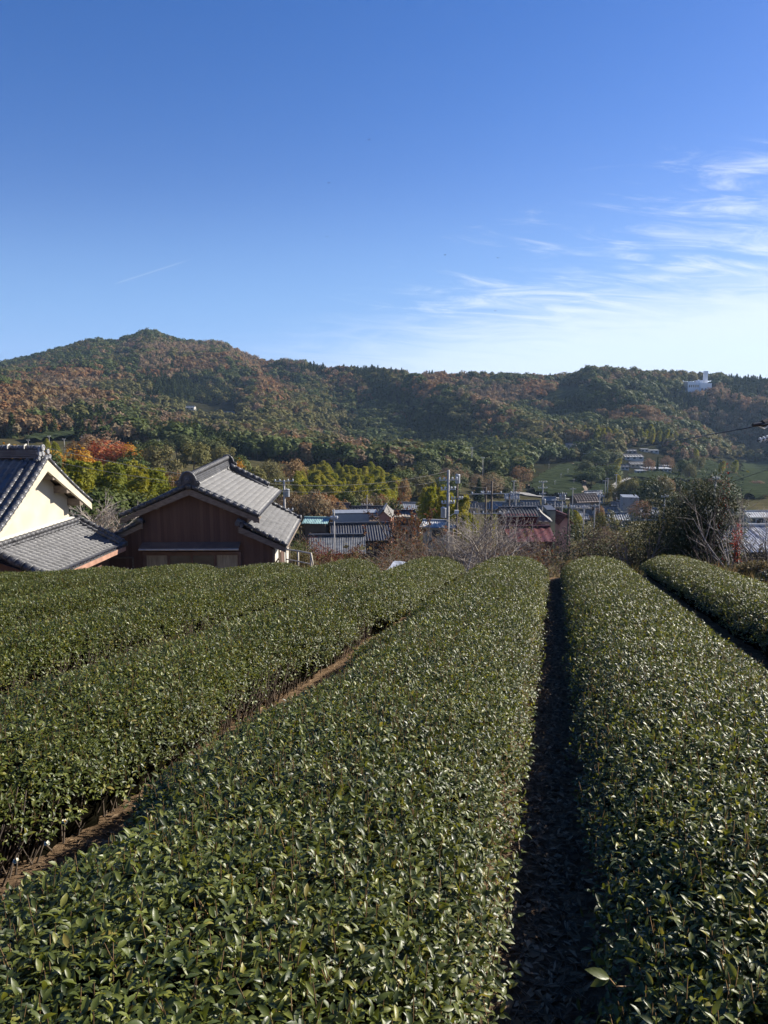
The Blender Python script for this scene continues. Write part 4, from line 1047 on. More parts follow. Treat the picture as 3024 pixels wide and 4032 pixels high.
# ------------------------------------------------------------------ wooden house with tiled gable roof
def wooden_house():
    Yf = 30.0                                                # depth of the gable wall
    base = -6.75
    e = empty('wooden_house', (0, 0, 0), 0, 'dark red brown boarded house with silver grey tiled gable roof and long low window', 'house')
    G = lambda px, py, Y=Yf: at(px, py, Y)
    yaw = R(1.2); ux = Vector((math.cos(yaw), math.sin(yaw), 0)); uy = Vector((-math.sin(yaw), math.cos(yaw), 0))
    apex = G(188, 486, Yf - .45); O = Vector((apex.x, Yf, 0))
    L = lambda a, b, z: O + ux * a + uy * b + Vector((0, 0, z))
    zr = apex.z
    D_ = 8.2                                                 # ridge length
    # slopes: left end and right end of upper roof at the gable verge
    l_end = G(120, 517, Yf - .45); r_end = G(259, 517, Yf - .45)
    aL = (l_end - O).dot(ux); aR = (r_end - O).dot(ux); zL = l_end.z; zR = r_end.z
    fr = -.45                                                # verge overhang
    # main tiled slopes
    for (a, z) in ((aR, zR), (aL, zL)):
        V, F = tile_surface(L(0, fr, zr), L(0, D_ if a < 0 else 7.4, zr + .02), L(a, D_ if a < 0 else 7.4, z), L(a, fr, z), sag=.05)
        np_obj('roof_slope', V, F, m_tile, e, True)
    # ridge: stacked courses and barrel tiles with end ornaments
    rb = MB()
    for k in range(4):
        w = .20 - .02 * k
        rb.prism([L(-w, fr + .1, zr + .02 + .075 * k), L(w, fr + .1, zr + .02 + .075 * k), L(w, fr + .1, zr + .085 + .075 * k), L(-w, fr + .1, zr + .085 + .075 * k)], uy * (D_ - .4))
    ridge = rb.build('ridge', m_tile, e)
    b2 = MB(); barrel(b2, L(0, fr + .1, zr + .38), L(0, D_ - .3, zr + .42), .12); b2.build('ridge_tiles', m_tile, ridge, True)
    for yy, s in ((fr - .02, -1), (D_ - .28, 1)):
        oni = MB()                                           # demon tile: stepped plate, scrolls, round boss
        pts = [(-.42, -.02), (-.46, .10), (-.34, .14), (-.30, .30), (-.20, .46), (0, .56), (.20, .46), (.30, .30), (.34, .14), (.46, .10), (.42, -.02)]
        oni.prism([L(a, yy, zr + b) for a, b in pts], uy * (.12))
        for sx_ in (-1, 1):
            for t in range(7):
                a0 = t * .75; a1 = (t + 1) * .75; r0 = .12 - .013 * t; r1 = .12 - .013 * (t + 1)
                oni.tube(L(sx_ * (.34 + r0 * math.cos(a0)), yy - .03, zr + .10 + r0 * math.sin(a0)), L(sx_ * (.34 + r1 * math.cos(a1)), yy - .03, zr + .10 + r1 * math.sin(a1)), .04, .036, 8)
        for t in range(10):
            a0 = math.pi * t / 10; a1 = math.pi * (t + 1) / 10
            oni.tube(L(.30 * math.cos(a0), yy - .01, zr + .14 + .40 * math.sin(a0)), L(.30 * math.cos(a1), yy - .01, zr + .14 + .40 * math.sin(a1)), .055, .055, 8)
        oni.tube(L(0, yy - .08, zr + .22), L(0, yy + .02, zr + .22), .12, .12, 14); oni.tube(L(0, yy - .12, zr + .22), L(0, yy - .08, zr + .22), .05, .07, 10)
        oni.build('ridge_end_ornament', m_tile, e)
    # verge barrels down both rakes, round end cap at the apex, rake boards
    vb = MB()
    for a, z in ((aR, zR), (aL, zL)):
        barrel(vb, L(a * .05, fr + .02, zr - .02), L(a, fr + .02, z + .05), .085)
        barrel(vb, L(a * .05, fr + .30, zr + .00), L(a, fr + .30, z + .06), .07)
    vb.tube(L(0, fr - .08, zr - .02), L(0, fr + .05, zr - .02), .12, .12, 14)
    vb.build('verge_tiles', m_tile, e, True)
    db = MB(); barrel(db, L(aR * .12, 6.9, zr + .12), L(aR * .8, 6.9, zr * .2 + zR * .8 + .16), .13); db.prism([L(aR * .12, 6.75, zr - .05), L(aR * .12, 7.05, zr - .05), L(aR * .12, 7.05, zr + .08), L(aR * .12, 6.75, zr + .08)], L(aR * .8, 6.75, zr * .2 + zR * .8) - L(aR * .12, 6.75, zr))
    db.build('descending_ridge', m_tile, e, True)
    bb = MB()
    for a, z in ((aR, zR), (aL, zL)):
        bb.prism([L(0, fr + .03, zr - .10), L(a, fr + .03, z - .07), L(a, fr + .03, z - .27), L(0, fr + .03, zr - .36)], uy * .045)
    bb.build('rake_board', m_timber, e)
    sf = MB()                                                # soffit and purlin ends under the verge
    for a, z in ((aR, zR), (aL, zL)):
        sf.prism([L(0, fr + .08, zr - .12), L(a, fr + .08, z - .09), L(a, fr + .08, z - .12), L(0, fr + .08, zr - .15)], uy * (.45 + .1))
        for t in (.02, .5, .93):
            c_ = L(a * t, fr + .1, zr + (z - zr) * t - .2); sf.prism([c_ + ux * -.06, c_ + ux * .06, c_ + ux * .06 + Vector((0, 0, -.14)), c_ + ux * -.06 + Vector((0, 0, -.14))], uy * .5)
    sf.build('soffit', m_timber, e)
    # walls: gable front, one boarded volume; lower side aisle right and left
    wl, wr = aL + .62, aR - .55
    zat = lambda a: zr - .16 + ((zR - zr) * a / aR if a > 0 else (zL - zr) * a / aL)
    w = MB()
    w.prism([L(wl, 0, base), L(wr, 0, base), L(wr, 0, zat(wr)), L(0, 0, zat(0)), L(wl, 0, zat(wl))], uy * 7.2)
    rx = (G(273, 575) - O).dot(ux)                            # right corner of the side aisle
    lx = (G(98, 560) - O).dot(ux)
    z_r0 = G(238, 527).z; z_r1 = G(287, 548).z
    w.prism([L(wr, .0, base), L(rx, .0, base), L(rx, .0, z_r1 - .05), L(wr, .0, z_r0 - .05)], uy * 6.0)
    w.prism([L(lx, .0, base), L(wl, .0, base), L(wl, .0, G(141, 523).z - .1), L(lx, .0, G(104, 543).z - .1)], uy * 4)
    wo_ = w.build('wall', m_boards, e)
    # right aisle roof
    a0, a1 = (G(238, 527, Yf - .35) - O).dot(ux), (G(287, 551, Yf - .35) - O).dot(ux)
    zt0, zt1 = G(238, 526, Yf - .35).z, G(285, 547, Yf - .35).z
    zu = zt0 + .28; au = a0 - .1
    V, F = tile_surface(L(au, fr + .1, zu - .1), L(au, 6.4, zu - .1), L(a1, 6.4, zt1), L(a1, fr + .1, zt1), sag=.03); np_obj('aisle_roof_slope', V, F, m_tile, e, True)
    ar = MB(); barrel(ar, L(au + .05, fr + .12, zu - .04), L(a1, fr + .12, zt1 + .05), .085); barrel(ar, L(au + .05, 6.25, zu), L(a1 - .1, 6.25, zt1 + .08), .11)
    ar.tube(L(a1 - .12, 6.15, zt1 + .1), L(a1 + .02, 6.15, zt1 + .1), .15, .15, 10); ar.build('aisle_verge_tiles', m_tile, e, True)
    ab = MB(); ab.prism([L(a0 + .0, fr + .1, zt0 - .02), L(a1, fr + .1, zt1 - .06), L(a1, fr + .1, zt1 - .27), L(a0, fr + .1, zt0 - .27)], uy * .05)
    ab.prism([L(a0, fr + .15, zt0 - .03), L(a1, fr + .15, zt1 - .08), L(a1, fr + .15, zt1 - .11), L(a0, fr + .15, zt0 - .06)], uy * 6.2); ab.build('aisle_rake_board', m_timber, e)
    oc = MB(); oc.tube(L(a0 - .02, fr + .02, zt0 + .1), L(a0 - .02, fr + .2, zt0 + .1), .10, .10, 12); oc.tube(L(a0 + .14, fr + .02, zt0 + .02), L(a0 + .14, fr + .2, zt0 + .02), .08, .08, 12); oc.build('aisle_end_tile', m_tile, e)
    # left aisle roof (short, over the lean-to)
    b0, b1 = (G(141, 523, Yf - .35) - O).dot(ux), (G(104, 541, Yf - .35) - O).dot(ux); y0_, y1_ = G(141, 523, Yf - .35).z, G(104, 541, Yf - .35).z
    V, F = tile_surface(L(b0 + .1, fr + .1, y0_ + .05), L(b0 + .1, 3.8, y0_ + .05), L(b1, 3.8, y1_), L(b1, fr + .1, y1_)); np_obj('aisle_roof_slope', V, F, m_tile, e, True)
    al = MB(); barrel(al, L(b0, fr + .12, y0_ + .08), L(b1, fr + .12, y1_ + .05), .08); al.tube(L(b0 - .02, fr, y0_ + .1), L(b0 - .02, fr + .2, y0_ + .1), .12, .12, 12); al.build('aisle_verge_tiles', m_tile, e, True)
    lb = MB(); lb.prism([L(b0, fr + .1, y0_ - .02), L(b1, fr + .1, y1_ - .05), L(b1, fr + .1, y1_ - .2), L(b0, fr + .1, y0_ - .22)], uy * .05); lb.prism([L(b0 - .03, fr + .06, y0_ - .22), L(b0 + .07, fr + .06, y0_ - .22), L(b0 + .07, fr + .06, y0_ + .1), L(b0 - .03, fr + .06, y0_ + .1)], uy * .1); lb.build('aisle_rake_board', m_timber, e)
    # hood over the window, window with four sliding panes
    hx0, hx1 = (G(140, 549, Yf - .4) - O).dot(ux), (G(239, 548, Yf - .4) - O).dot(ux); hz = G(190, 548.5, Yf - .45).z
    h = MB(); h.prism([L(hx0, -.5, hz - .03), L(hx1, -.5, hz - .03), L(hx1, -.5, hz + .03), L(hx0, -.5, hz + .03)], uy * .03)
    h.prism([L(hx0, -.49, hz + .0), L(hx0, -.49, hz + .03), L(hx0, .0, hz + .17), L(hx0, .0, hz + .13)], ux * (hx1 - hx0)); h.build('window_hood', basic('faded hood sheet', (.20, .14, .11), (.15, .105, .085), .6, 3), e)
    hg = MB(); hg.tube(L(hx0, -.55, hz - .03), L(hx1, -.55, hz - .03), .04, .04, 8); hg.build('hood_gutter', basic('pale gutter', (.52, .48, .40), (.42, .38, .32), .5, 5), e)
    wx0, wx1 = (G(146, 560) - O).dot(ux), (G(239, 560) - O).dot(ux); wz1 = G(190, 553.5).z; wz0 = wz1 - 1.75
    for i in range(4):
        x0_ = wx0 + (wx1 - wx0) * i / 4; x1_ = wx0 + (wx1 - wx0) * (i + 1) / 4; yo = -.06 if i in (1, 2) else -.035
        f_ = MB()
        for a_, b_, c_, d_ in ((x0_, x0_ + .05, wz0, wz1), (x1_ - .05, x1_, wz0, wz1), (x0_ + .05, x1_ - .05, wz1 - .06, wz1), (x0_ + .05, x1_ - .05, wz0 + .9, wz0 + .93)):
            f_.prism([L(a_, yo - .03, c_), L(b_, yo - .03, c_), L(b_, yo - .03, d_), L(a_, yo - .03, d_)], uy * .035)
        fo = f_.build('window', m_gutter, e)
        g_ = MB(); g_.prism([L(x0_ + .05, yo, wz0), L(x1_ - .05, yo, wz0), L(x1_ - .05, yo, wz1 - .06), L(x0_ + .05, yo, wz1 - .06)], uy * .006)
        g_.build('pane', m_curtain if i in (0, 3) else m_glass_old, fo)
    fr_ = MB()
    for a_, b_, c_, d_ in ((wx0 - .09, wx0, wz0, wz1 + .09), (wx1, wx1 + .09, wz0, wz1 + .09), (wx0, wx1, wz1, wz1 + .09)):
        fr_.prism([L(a_, -.11, c_), L(b_, -.11, c_), L(b_, -.11, d_), L(a_, -.11, d_)], uy * .11)
    fr_.build('window_frame', m_gutter, e)
    # sunlit plaster and boards on the right hand side, with posts and a brace
    s = MB()
    zt = z_r1 - .35
    s.prism([L(rx + .002, .05, base), L(rx + .002, 5.9, base), L(rx + .002, 5.9, zt + .25), L(rx + .002, .05, zt + .25)], ux * .03); s.build('side_wall', m_wtrim, e)
    q = MB()
    for yy in (0.0, 1.7, 3.4, 5.8):
        q.prism([L(rx + .0, yy - .06, base), L(rx + .0, yy + .06, base), L(rx + .0, yy + .06, zt + .3), L(rx + .0, yy - .06, zt + .3)], ux * .09)
    q.build('side_post', m_timber, e)
    q = MB(); q.tube(L(rx + .05, .3, zt - .9), L(rx + .72, .3, zt - .25), .035, .035, 6); q.build('brace', m_timber, e)
    q = MB(); q.prism([L(rx + .035, 2.2, base), L(rx + .035, 3.2, base), L(rx + .035, 3.2, zt - .3), L(rx + .035, 2.2, zt - .3)], ux * .05); q.build('side_door', m_boards, e)
    q = MB(); q.tube(L(rx + .25, fr + .3, zt - .05), L(rx + .02, .2, zt - .4), .03, .03, 6); q.build('downpipe', m_gutter, e)
    # small shuttered door at the left
    dx = (G(102, 570) - O).dot(ux); q = MB()
    for a_, b_, c_, d_ in ((dx, dx + .06, wz0, wz1 - .12), (dx + 1.25, dx + 1.31, wz0, wz1 - .12), (dx + .06, dx + 1.25, wz1 - .18, wz1 - .12)):
        q.prism([L(a_, -.05, c_), L(b_, -.05, c_), L(b_, -.05, d_), L(a_, -.05, d_)], uy * .05)
    q.build('door_frame', m_timber, e)
wooden_house()

# ------------------------------------------------------------------ white plastered storehouse with lean-to
def storehouse():
    e = empty('white_storehouse', (0, 0, 0), 0, 'cream plastered storehouse with dark tiled roof and tiled lean-to, cut by the left edge', 'house')
    az_ = R(6.0); t = Vector((math.sin(az_), math.cos(az_), 0)); nrm = Vector((math.cos(az_), -math.sin(az_), 0))   # along the gable wall / out of it
    far = at(72, 512, 29.5)                                  # far upper corner of the wall
    O = Vector((far.x, far.y, 0)); L = lambda a, b, z: O + t * a + nrm * b + Vector((0, 0, z))   # a along wall, b outwards
    def solve(px, py, b=0.0):                                # point of the wall plane (offset b) on a sight line
        d = at(px, py, 1.0) - Vector((0, 0, CAM_Z)); d = Vector((d.x, 1.0, d.z)); c = Vector((0, 0, CAM_Z))
        k = ((O + nrm * b - Vector((0, 0, CAM_Z)) ) .dot(nrm)) / Vector((d.x, d.y, 0)).dot(nrm)
        p = Vector((d.x * k, d.y * k, CAM_Z + d.z * k)); q = p - O; return q.dot(t), p.z
    oh = .55
    ra, rz_ = solve(47, 458, oh)                             # apex of the verge
    fa, fz = solve(91.5, 502, oh)                            # lower end of the far rake
    slope = (rz_ - fz) / (fa - ra)
    na = ra - (fa - ra) * 1.25; nz_ = rz_ - slope * (ra - na)
    wa0, wa1 = na + .8, fa - .75
    zat = lambda a: rz_ - .22 - slope * abs(a - ra)
    Lr = 9.0
    base = -7.0
    w = MB(); w.prism([L(wa0, 0, base), L(wa1, 0, base), L(wa1, 0, zat(wa1)), L(ra, 0, zat(ra)), L(wa0, 0, zat(wa0))], nrm * -Lr); w.build('wall', m_plaster, e)
    V, F = tile_surface(L(ra, oh, rz_), L(ra, -Lr, rz_ - .0), L(na, -Lr, nz_), L(na, oh, nz_), tw=.30, tl=.26, amp=.042, step=.03, sag=.10); np_obj('roof_slope', V, F, m_tile_dark, e, True)
    V, F = tile_surface(L(ra, oh, rz_), L(ra, -Lr, rz_), L(fa, -Lr, fz), L(fa, oh, fz), tw=.30, tl=.26, sag=.06); np_obj('roof_slope', V, F, m_tile, e, True)
    vb = MB()
    for a, z in ((na, nz_), (fa, fz)):
        for off in ((.0, -.30, -.62) if a == na else (.0,)):
            prev = None
            for i in range(9):                               # slight hollow of the slope
                u = i / 8; p = L(ra + (a - ra) * u, oh + off, rz_ + (z - rz_) * u + .06 - (.4 if a == na else .24) * u * (1 - u)); 
                if prev is not None: barrel(vb, prev, p, .085 if a == na else .06)
                prev = p
    vb.build('verge_tiles', m_tile_dark, e, True)
    # thick plastered rake (the far one shows its face and underside)
    rk = MB()
    rk.prism([L(ra, oh, rz_ - .06), L(fa, oh, fz - .04), L(fa + .02, oh, fz - .30), L(ra, oh, rz_ - .46)], nrm * -.10)
    rk.prism([L(ra, oh, rz_ - .06), L(na, oh, nz_ - .06), L(na, oh, nz_ - .30), L(ra, oh, rz_ - .46)], nrm * -.10)
    rk.build('plastered_rake', m_plaster, e)
    sf = MB(); sf.prism([L(ra, oh - .1, rz_ - .12), L(fa, oh - .1, fz - .08), L(fa, oh - .1, fz - .12), L(ra, oh - .1, rz_ - .16)], nrm * -(oh - .1)); sf.build('soffit_boards', m_timber, e)
    for u in (.16, .46, .76):
        p = MB(); a = ra + (fa - ra) * u; z = rz_ - slope * (a - ra) - .2
        p.prism([L(a - .12, oh - .04, z - .3), L(a + .12, oh - .04, z - .3), L(a + .12, oh - .04, z - .02), L(a - .12, oh - .04, z - .02)], nrm * -(oh + .0)); p.build('purlin_end', m_timber, e)
    # ridge of stacked tiles with white mortar ties and an openwork end ornament
    rb = MB()
    for k in range(4):
        ww = .22 - .012 * k; rb.prism([L(ra - ww, oh - .25, rz_ + .0 + .075 * k), L(ra + ww, oh - .25, rz_ + .075 * k), L(ra + ww, oh - .25, rz_ + .06 + .075 * k), L(ra - ww, oh - .25, rz_ + .06 + .075 * k)], nrm * -(Lr + oh - .3))
    rg = rb.build('ridge', m_tile_dark, e)
    b2 = MB(); barrel(b2, L(ra, oh - .25, rz_ + .34), L(ra, -Lr, rz_ + .31), .10); b2.build('ridge_tiles', m_tile_dark, rg, True)
    tk = MB()
    for i in range(9):
        b = oh - .75 - i * .62; tk.tube(L(ra - .13, b, rz_ + .32), L(ra - .13, b, rz_ + .42), .03, .03, 6); tk.tube(L(ra - .13, b, rz_ + .42), L(ra + .02, b, rz_ + .47), .03, .03, 6)
    tk.build('mortar_ties', m_wtrim, rg)
    on = MB(); m_ = lambda a, z: L(ra + a * .72, oh - .18, rz_ - .02 + z * .72)
    on.prism([m_(-.26, .02), m_(.26, .02), m_(.20, .30), m_(.14, .55), m_(-.14, .55), m_(-.20, .30)], nrm * -.08)
    for cx_, cz_, r_, n_ in ((0, .52, .19, 14), (-.30, .22, .13, 10), (.42, .30, .14, 10), (-.40, .02, .10, 8), (.58, .06, .11, 8), (0, .2, .13, 10)):
        for i in range(n_):
            a0 = 6.283 * i / n_; a1 = 6.283 * (i + 1) / n_; rr = lambda i_: r_ * .74 * (1 - .25 * i_ / n_)
            on.tube(m_(cx_ + rr(i) * math.cos(a0), cz_ + rr(i) * math.sin(a0)) + nrm * .05, m_(cx_ + rr(i + 1) * math.cos(a1), cz_ + rr(i + 1) * math.sin(a1)) + nrm * .05, .034, .034, 8)
        on.tube(m_(cx_, cz_) - nrm * .03, m_(cx_, cz_) + nrm * .08, r_ * .33, r_ * .28, 10)
    on.build('ridge_end_ornament', basic('pale weathered ornament tile', (.34, .34, .34), (.20, .20, .205), .5, 8), e)
    # small triangular vents in the plaster
    for (vx, vy) in ((15.5, 484), (9.9, 501.6), (3.6, 524.5)):
        a, z = solve(vx, vy); v_ = MB(); v_.prism([L(a - .09, .004, z - .06), L(a + .09, .004, z - .06), L(a, .004, z + .07)], nrm * .02); v_.build('vent', m_dark_in, e)
    # lean-to: tiled roof leaning on the gable wall
    a1, z1 = solve(73, 520, .0); a0, z0 = solve(-6, 549, .0)
    zl = (z1 + z0) / 2 + .02
    ea, ez = (at(108, 549, 28.6), at(67, 575.5, 23.3))       # the eave, far and near
    b_e = ((ea - O).dot(nrm) + (ez - O).dot(nrm)) / 2; z_e = (ea.z + ez.z) / 2
    af, an = (ea - O).dot(t) + .3, (ez - O).dot(t)
    print('leanto', round(zl, 2), round(z_e, 2), round(b_e, 2), round(af, 2), round(an, 2), [round(v, 2) for v in (a0, z0, a1, z1)], ea, ez)
    V, F = tile_surface(L(an - .2, .06, zl), L(a1 + .1, .06, zl), L(af, b_e, z_e), L(an, b_e, z_e), tw=.27, tl=.24, amp=.06, step=.05); np_obj('lean_to_roof', V, F, m_tile, e, True)
    fl = MB(); fl.prism([L(an - .4, .0, zl + .02), L(an - .4, .16, zl - .02), L(an - .4, .16, zl + .10), L(an - .4, .0, zl + .20)], t * (a1 + .15 - an + .4)); fl.build('plaster_flashing', m_wtrim, e)
    fk = MB(); barrel(fk, L(an - .4, .22, zl + .08), L(a1 + .15, .22, zl + .08), .085); barrel(fk, L(an - .4, .36, zl - .02), L(a1 + .15, .36, zl - .02), .06); fk.build('top_course_tiles', m_tile, e, True)
    hp = MB(); barrel(hp, L(a1 + .12, .1, zl + .12), L(af - .05, b_e - .1, z_e + .12), .12); barrel(hp, L(a1 - .12, .1, zl + .08), L(af - .3, b_e - .1, z_e + .08), .08); hp.prism([L(a1 - .15, .1, zl - .06), L(a1 + .25, .1, zl - .06), L(a1 + .25, .1, zl + .1), L(a1 - .15, .1, zl + .1)], L(af, b_e, z_e) - L(a1 + .1, .1, zl)); hp.build('far_hip_tiles', m_tile, e, True)
    hn = MB(); barrel(hn, L(an + .1, .25, zl + .08), L(an - .1, b_e, z_e + .1), .13); hn.build('near_hip_tiles', m_tile, e, True)
    eb = MB(); eb.prism([L(an, b_e - .06, z_e - .05), L(an, b_e - .01, z_e - .05), L(an, b_e - .01, z_e - .22), L(an, b_e - .06, z_e - .22)], t * (af - an)); eb.build('eave_board', m_eaveboard, e)
    lw = MB(); lw.prism([L(an + .35, 0.02, base), L(an + .35, b_e - .5, base), L(an + .35, b_e - .5, z_e + .05), L(an + .35, 0.02, zl - .2)], t * (af - an - .8)); lw.build('lean_to_wall', m_boards, e)
storehouse()
# ------------------------------------------------------------------ the village and far buildings
def sheet(name, c, k=.72, rough=.5): return basic(name, c, tuple(v * k for v in c), rough, 1.6, 7)
R_TILE, R_DARK = tile_mat('village roof tiles', (.22, .21, .195), (.12, .115, .11), .6, .3), tile_mat('dark village roof tiles', (.10, .098, .095), (.06, .058, .056), .55, .3)
R_BROWN = sheet('brown roof', (.20, .145, .11)); R_TURQ = sheet('turquoise sheet roof', (.30, .46, .44), .85, .4); R_PALE = sheet('pale sheet roof', (.25, .26, .27), .7, .4)
R_RED = sheet('faded red sheet roof', (.13, .042, .038), .7); R_MAROON = sheet('maroon sheet', (.10, .026, .024), .8, .6); R_WHITE = sheet('white sheet', (.42, .43, .43), .8, .5)
R_BLUE = sheet('blue grey ribbed sheet', (.19, .195, .195), .5, .45); R_CHAR = sheet('charcoal ribbed sheet', (.075, .075, .08), .7, .45)
W_CREAM = sheet('cream wall', (.58, .50, .36), .9, .85); W_WHITE = sheet('white wall', (.55, .53, .48), .9, .85); W_DARK = sheet('dark timber wall', (.075, .06, .05), .7, .85)
W_SALMON = sheet('salmon wall', (.55, .27, .18), .9, .85); W_BROWN = sheet('brown timber wall', (.16, .11, .075), .8, .85); W_GREY = sheet('grey wall', (.34, .34, .33), .85, .8); W_OLIVE = sheet('grey green sheet wall', (.20, .22, .19), .85, .7)
W_PINK = sheet('pink gable wall', (.50, .27, .24), .9, .8); W_TAN = sheet('tan wall', (.42, .36, .28), .9, .85)
M_WIN = basic('village window glass', (.05, .06, .07), (.03, .035, .045), .15, 3, spec=.7)
def house(label, px0, px1, ridge, eave, Y, wall, roof, depth=None, along='x', rz=0.0, windows=2, kind='house', over=.45, ribs=None, base=None, hip=False, group=None, door=True, wside=True):
    """A house whose front eave runs from px0 to px1 at row `eave` and whose ridge shows at row `ridge`."""
    a = at(px0, eave, Y); b = at(px1, eave, Y); w = (b.x - a.x); cxm = (a.x + b.x) / 2
    d = depth or max(4.0, w * (.75 if along == 'x' else 1.1))
    gz_ = float(ground(np.array([cxm]), np.array([Y + d / 2]))[0]); gz2 = float(ground(np.array([cxm]), np.array([Y]))[0])
    zb = min(gz_, gz2) - .4
    if base is not None: zb = min(zb, at(px0, base, Y).z)
    e = empty('house' if kind == 'house' else kind, (cxm, Y + d / 2, zb), rz, label, kind.replace('_', ' '), group)
    ze = a.z - zb; zr = (at(px0, ridge, Y + (d / 2 if along == 'x' else 0)).z) - zb
    if ze < 2.0: ze = 2.0
    zr = max(zr, ze + .25)
    hw, hd = w / 2, d / 2
    iw, id_ = hw - over, hd - over
    m = MB(); zw = ze - .02
    flat_ = ridge == eave
    if flat_ or hip: m.box(-iw, iw, -id_, id_, 0, zw)
    elif along == 'x':
        for s in (-1, 1): pass
        zg = ze + (zr - ze) * (1 - .0) - .12
        m.prism([(-iw, -id_, 0), (-iw, id_, 0), (-iw, id_, zw), (-iw, 0, zg), (-iw, -id_, zw)], (2 * iw, 0, 0))
    else:
        zg = zr - .12
        m.prism([(-iw, -id_, 0), (iw, -id_, 0), (iw, -id_, zw), (0, -id_, zg), (-iw, -id_, zw)], (0, 2 * id_, 0))
    m.build('wall', wall, e)
    if flat_:
        r = MB(); r.box(-hw, hw, -hd, hd, zw + .003, zw + .22); r.build('roof', roof, e)
    else:
        zo = ze - .10
        if hip:
            k = min(hw, hd) * .95
            A, B = ((-hw + k, 0, zr), (hw - k, 0, zr)) if hw >= hd else ((0, -hd + k, zr), (0, hd - k, zr))
            cs = [(-hw, -hd, zo), (hw, -hd, zo), (hw, hd, zo), (-hw, hd, zo)]
            quads = [(A, B, cs[1], cs[0]), (B, A, cs[3], cs[2]), (B, B, cs[2], cs[1]), (A, A, cs[0], cs[3])] if hw >= hd else [(A, A, cs[1], cs[0]), (B, B, cs[3], cs[2]), (A, B, cs[2], cs[1]), (B, A, cs[0], cs[3])]
        elif along == 'x': quads = [((-hw, 0, zr), (hw, 0, zr), (hw, -hd, zo), (-hw, -hd, zo)), ((hw, 0, zr), (-hw, 0, zr), (-hw, hd, zo), (hw, hd, zo))]
        else: quads = [((0, -hd, zr), (0, hd, zr), (hw, hd, zo), (hw, -hd, zo)), ((0, hd, zr), (0, -hd, zr), (-hw, -hd, zo), (-hw, hd, zo))]
        Vs, Fs, o_ = [], [], 0
        for q in quads:
            q = [np.array(v, float) for v in q]
            if np.allclose(q[0], q[1]): q[1] = q[0] + (q[2] - q[3]) * .02
            if ribs: V, F = tile_surface(*q, tw=ribs, tl=99, amp=min(ribs * .16, .06), step=0, n_cross=5)
            else: V, F = tile_surface(*q, tw=max(.45, Y / 260), tl=max(.4, Y / 300), amp=.05, step=.04, n_cross=5, sag=.06)
            Vs.append(V); Fs.append(F + o_); o_ += len(V)
        ro = np_obj('roof', np.concatenate(Vs), np.concatenate(Fs), roof, e, not ribs)
        rr = MB()
        if hip: rr.tube(A, B, .2, .2, 6); [rr.tube(p_, c_, .14, .14, 6) for p_, c_ in ((A, cs[0]), (A, cs[3]), (B, cs[1]), (B, cs[2]))] if hw >= hd else None
        elif along == 'x': rr.box(-hw - .05, hw + .05, -.16, .16, zr - .02, zr + .26)
        else: rr.box(-.16, .16, -hd - .05, hd + .05, zr - .02, zr + .26)
        rr.build('ridge_cap', R_CHAR if roof in (R_TILE, R_DARK, R_CHAR, R_BLUE) else roof, ro)
    for i in range(windows):
        u = -iw + 2 * iw * (i + .5) / windows; ww = min(.9, iw / windows * .62); zt = ze - .55; wf = MB()
        wf.box(u - ww, u + ww, -id_ - .05, -id_ + .01, zt - 1.15, zt); fo = wf.build('window', W_GREY if wall is W_DARK else W_DARK, e)
        p = MB(); p.box(u - ww + .07, u - .03, -id_ - .07, -id_ - .045, zt - 1.08, zt - .07); p.box(u + .03, u + ww - .07, -id_ - .07, -id_ - .045, zt - 1.08, zt - .07); p.build('pane', M_WIN, fo)
    if wside:
        p = MB(); p.box(iw - .01, iw + .04, -.7, .7, ze - 1.75, ze - .6); p.build('window', M_WIN, e)
    if door and ze > 3:
        p = MB(); p.box(-iw * .2 - .5, -iw * .2 + .5, -id_ - .045, -id_ + .01, .3, 2.3); p.build('door', W_BROWN, e)
    return e
V_ = 'houses in the village'
house('brown roofed barn with dark open gable, leftmost in the village behind the rusty thicket', 303, 350, 503, 517, 150, W_DARK, R_BROWN, 9, 'x', R(-14), 1)
house('low lean-to with turquoise sheet roof in front of the brown roofed barn', 303, 329, 518, 523, 132, W_BROWN, R_TURQ, 5, 'x', R(-6), 0, ribs=.3, kind='shed', wside=False)
house('low white walled building with dark tiled roof, centre of the near village', 348, 386, 507, 516, 150, W_WHITE, R_DARK, 9, 'x', R(3), 0)
house('long white flat roofed annex under the dark tiled roof', 332, 377, 514, 514, 134, W_WHITE, R_PALE, 4, 'x', R(6), 0, kind='shed', over=.05, door=False, wside=False)
house('house with salmon painted gable and small white rake boards', 376, 394, 511, 518, 130, W_SALMON, R_TILE, 8, 'y', R(-4), 0, over=.25, door=False)
house('tiny brown timber lean-to against the salmon gable', 369, 379, 519, 521, 125, W_BROWN, R_BROWN, 2.5, 'x', 0, 1, kind='shed', over=.1, door=False, wside=False)
house('dark tiled house right of the salmon gable, half hidden by the vine tree', 390, 416, 511, 517, 150, W_TAN, R_DARK, 9, 'x', R(4), 1)
house('shed with bright pale sheet roof behind the vine tree', 396, 424, 503, 510, 185, W_GREY, R_PALE, 9, 'x', R(-8), 1, ribs=.5, kind='shed')
house('workshop with long charcoal ribbed roof and one window, nearest below the field', 328, 392, 524, 540, 95, W_DARK, R_CHAR, 9, 'x', R(5), 1, ribs=.34, base=556, kind='workshop')
house('low shed with blue grey corrugated roof left of the charcoal roof', 306, 364, 536, 553, 84, W_DARK, R_BLUE, 8, 'x', R(3), 0, ribs=.20, base=566, kind='shed', door=False)
house('cream walled store with pale sheet roof behind the bare trees', 424, 460, 521, 527, 118, W_CREAM, R_WHITE, 7, 'x', R(-12), 1, ribs=.35, base=552)
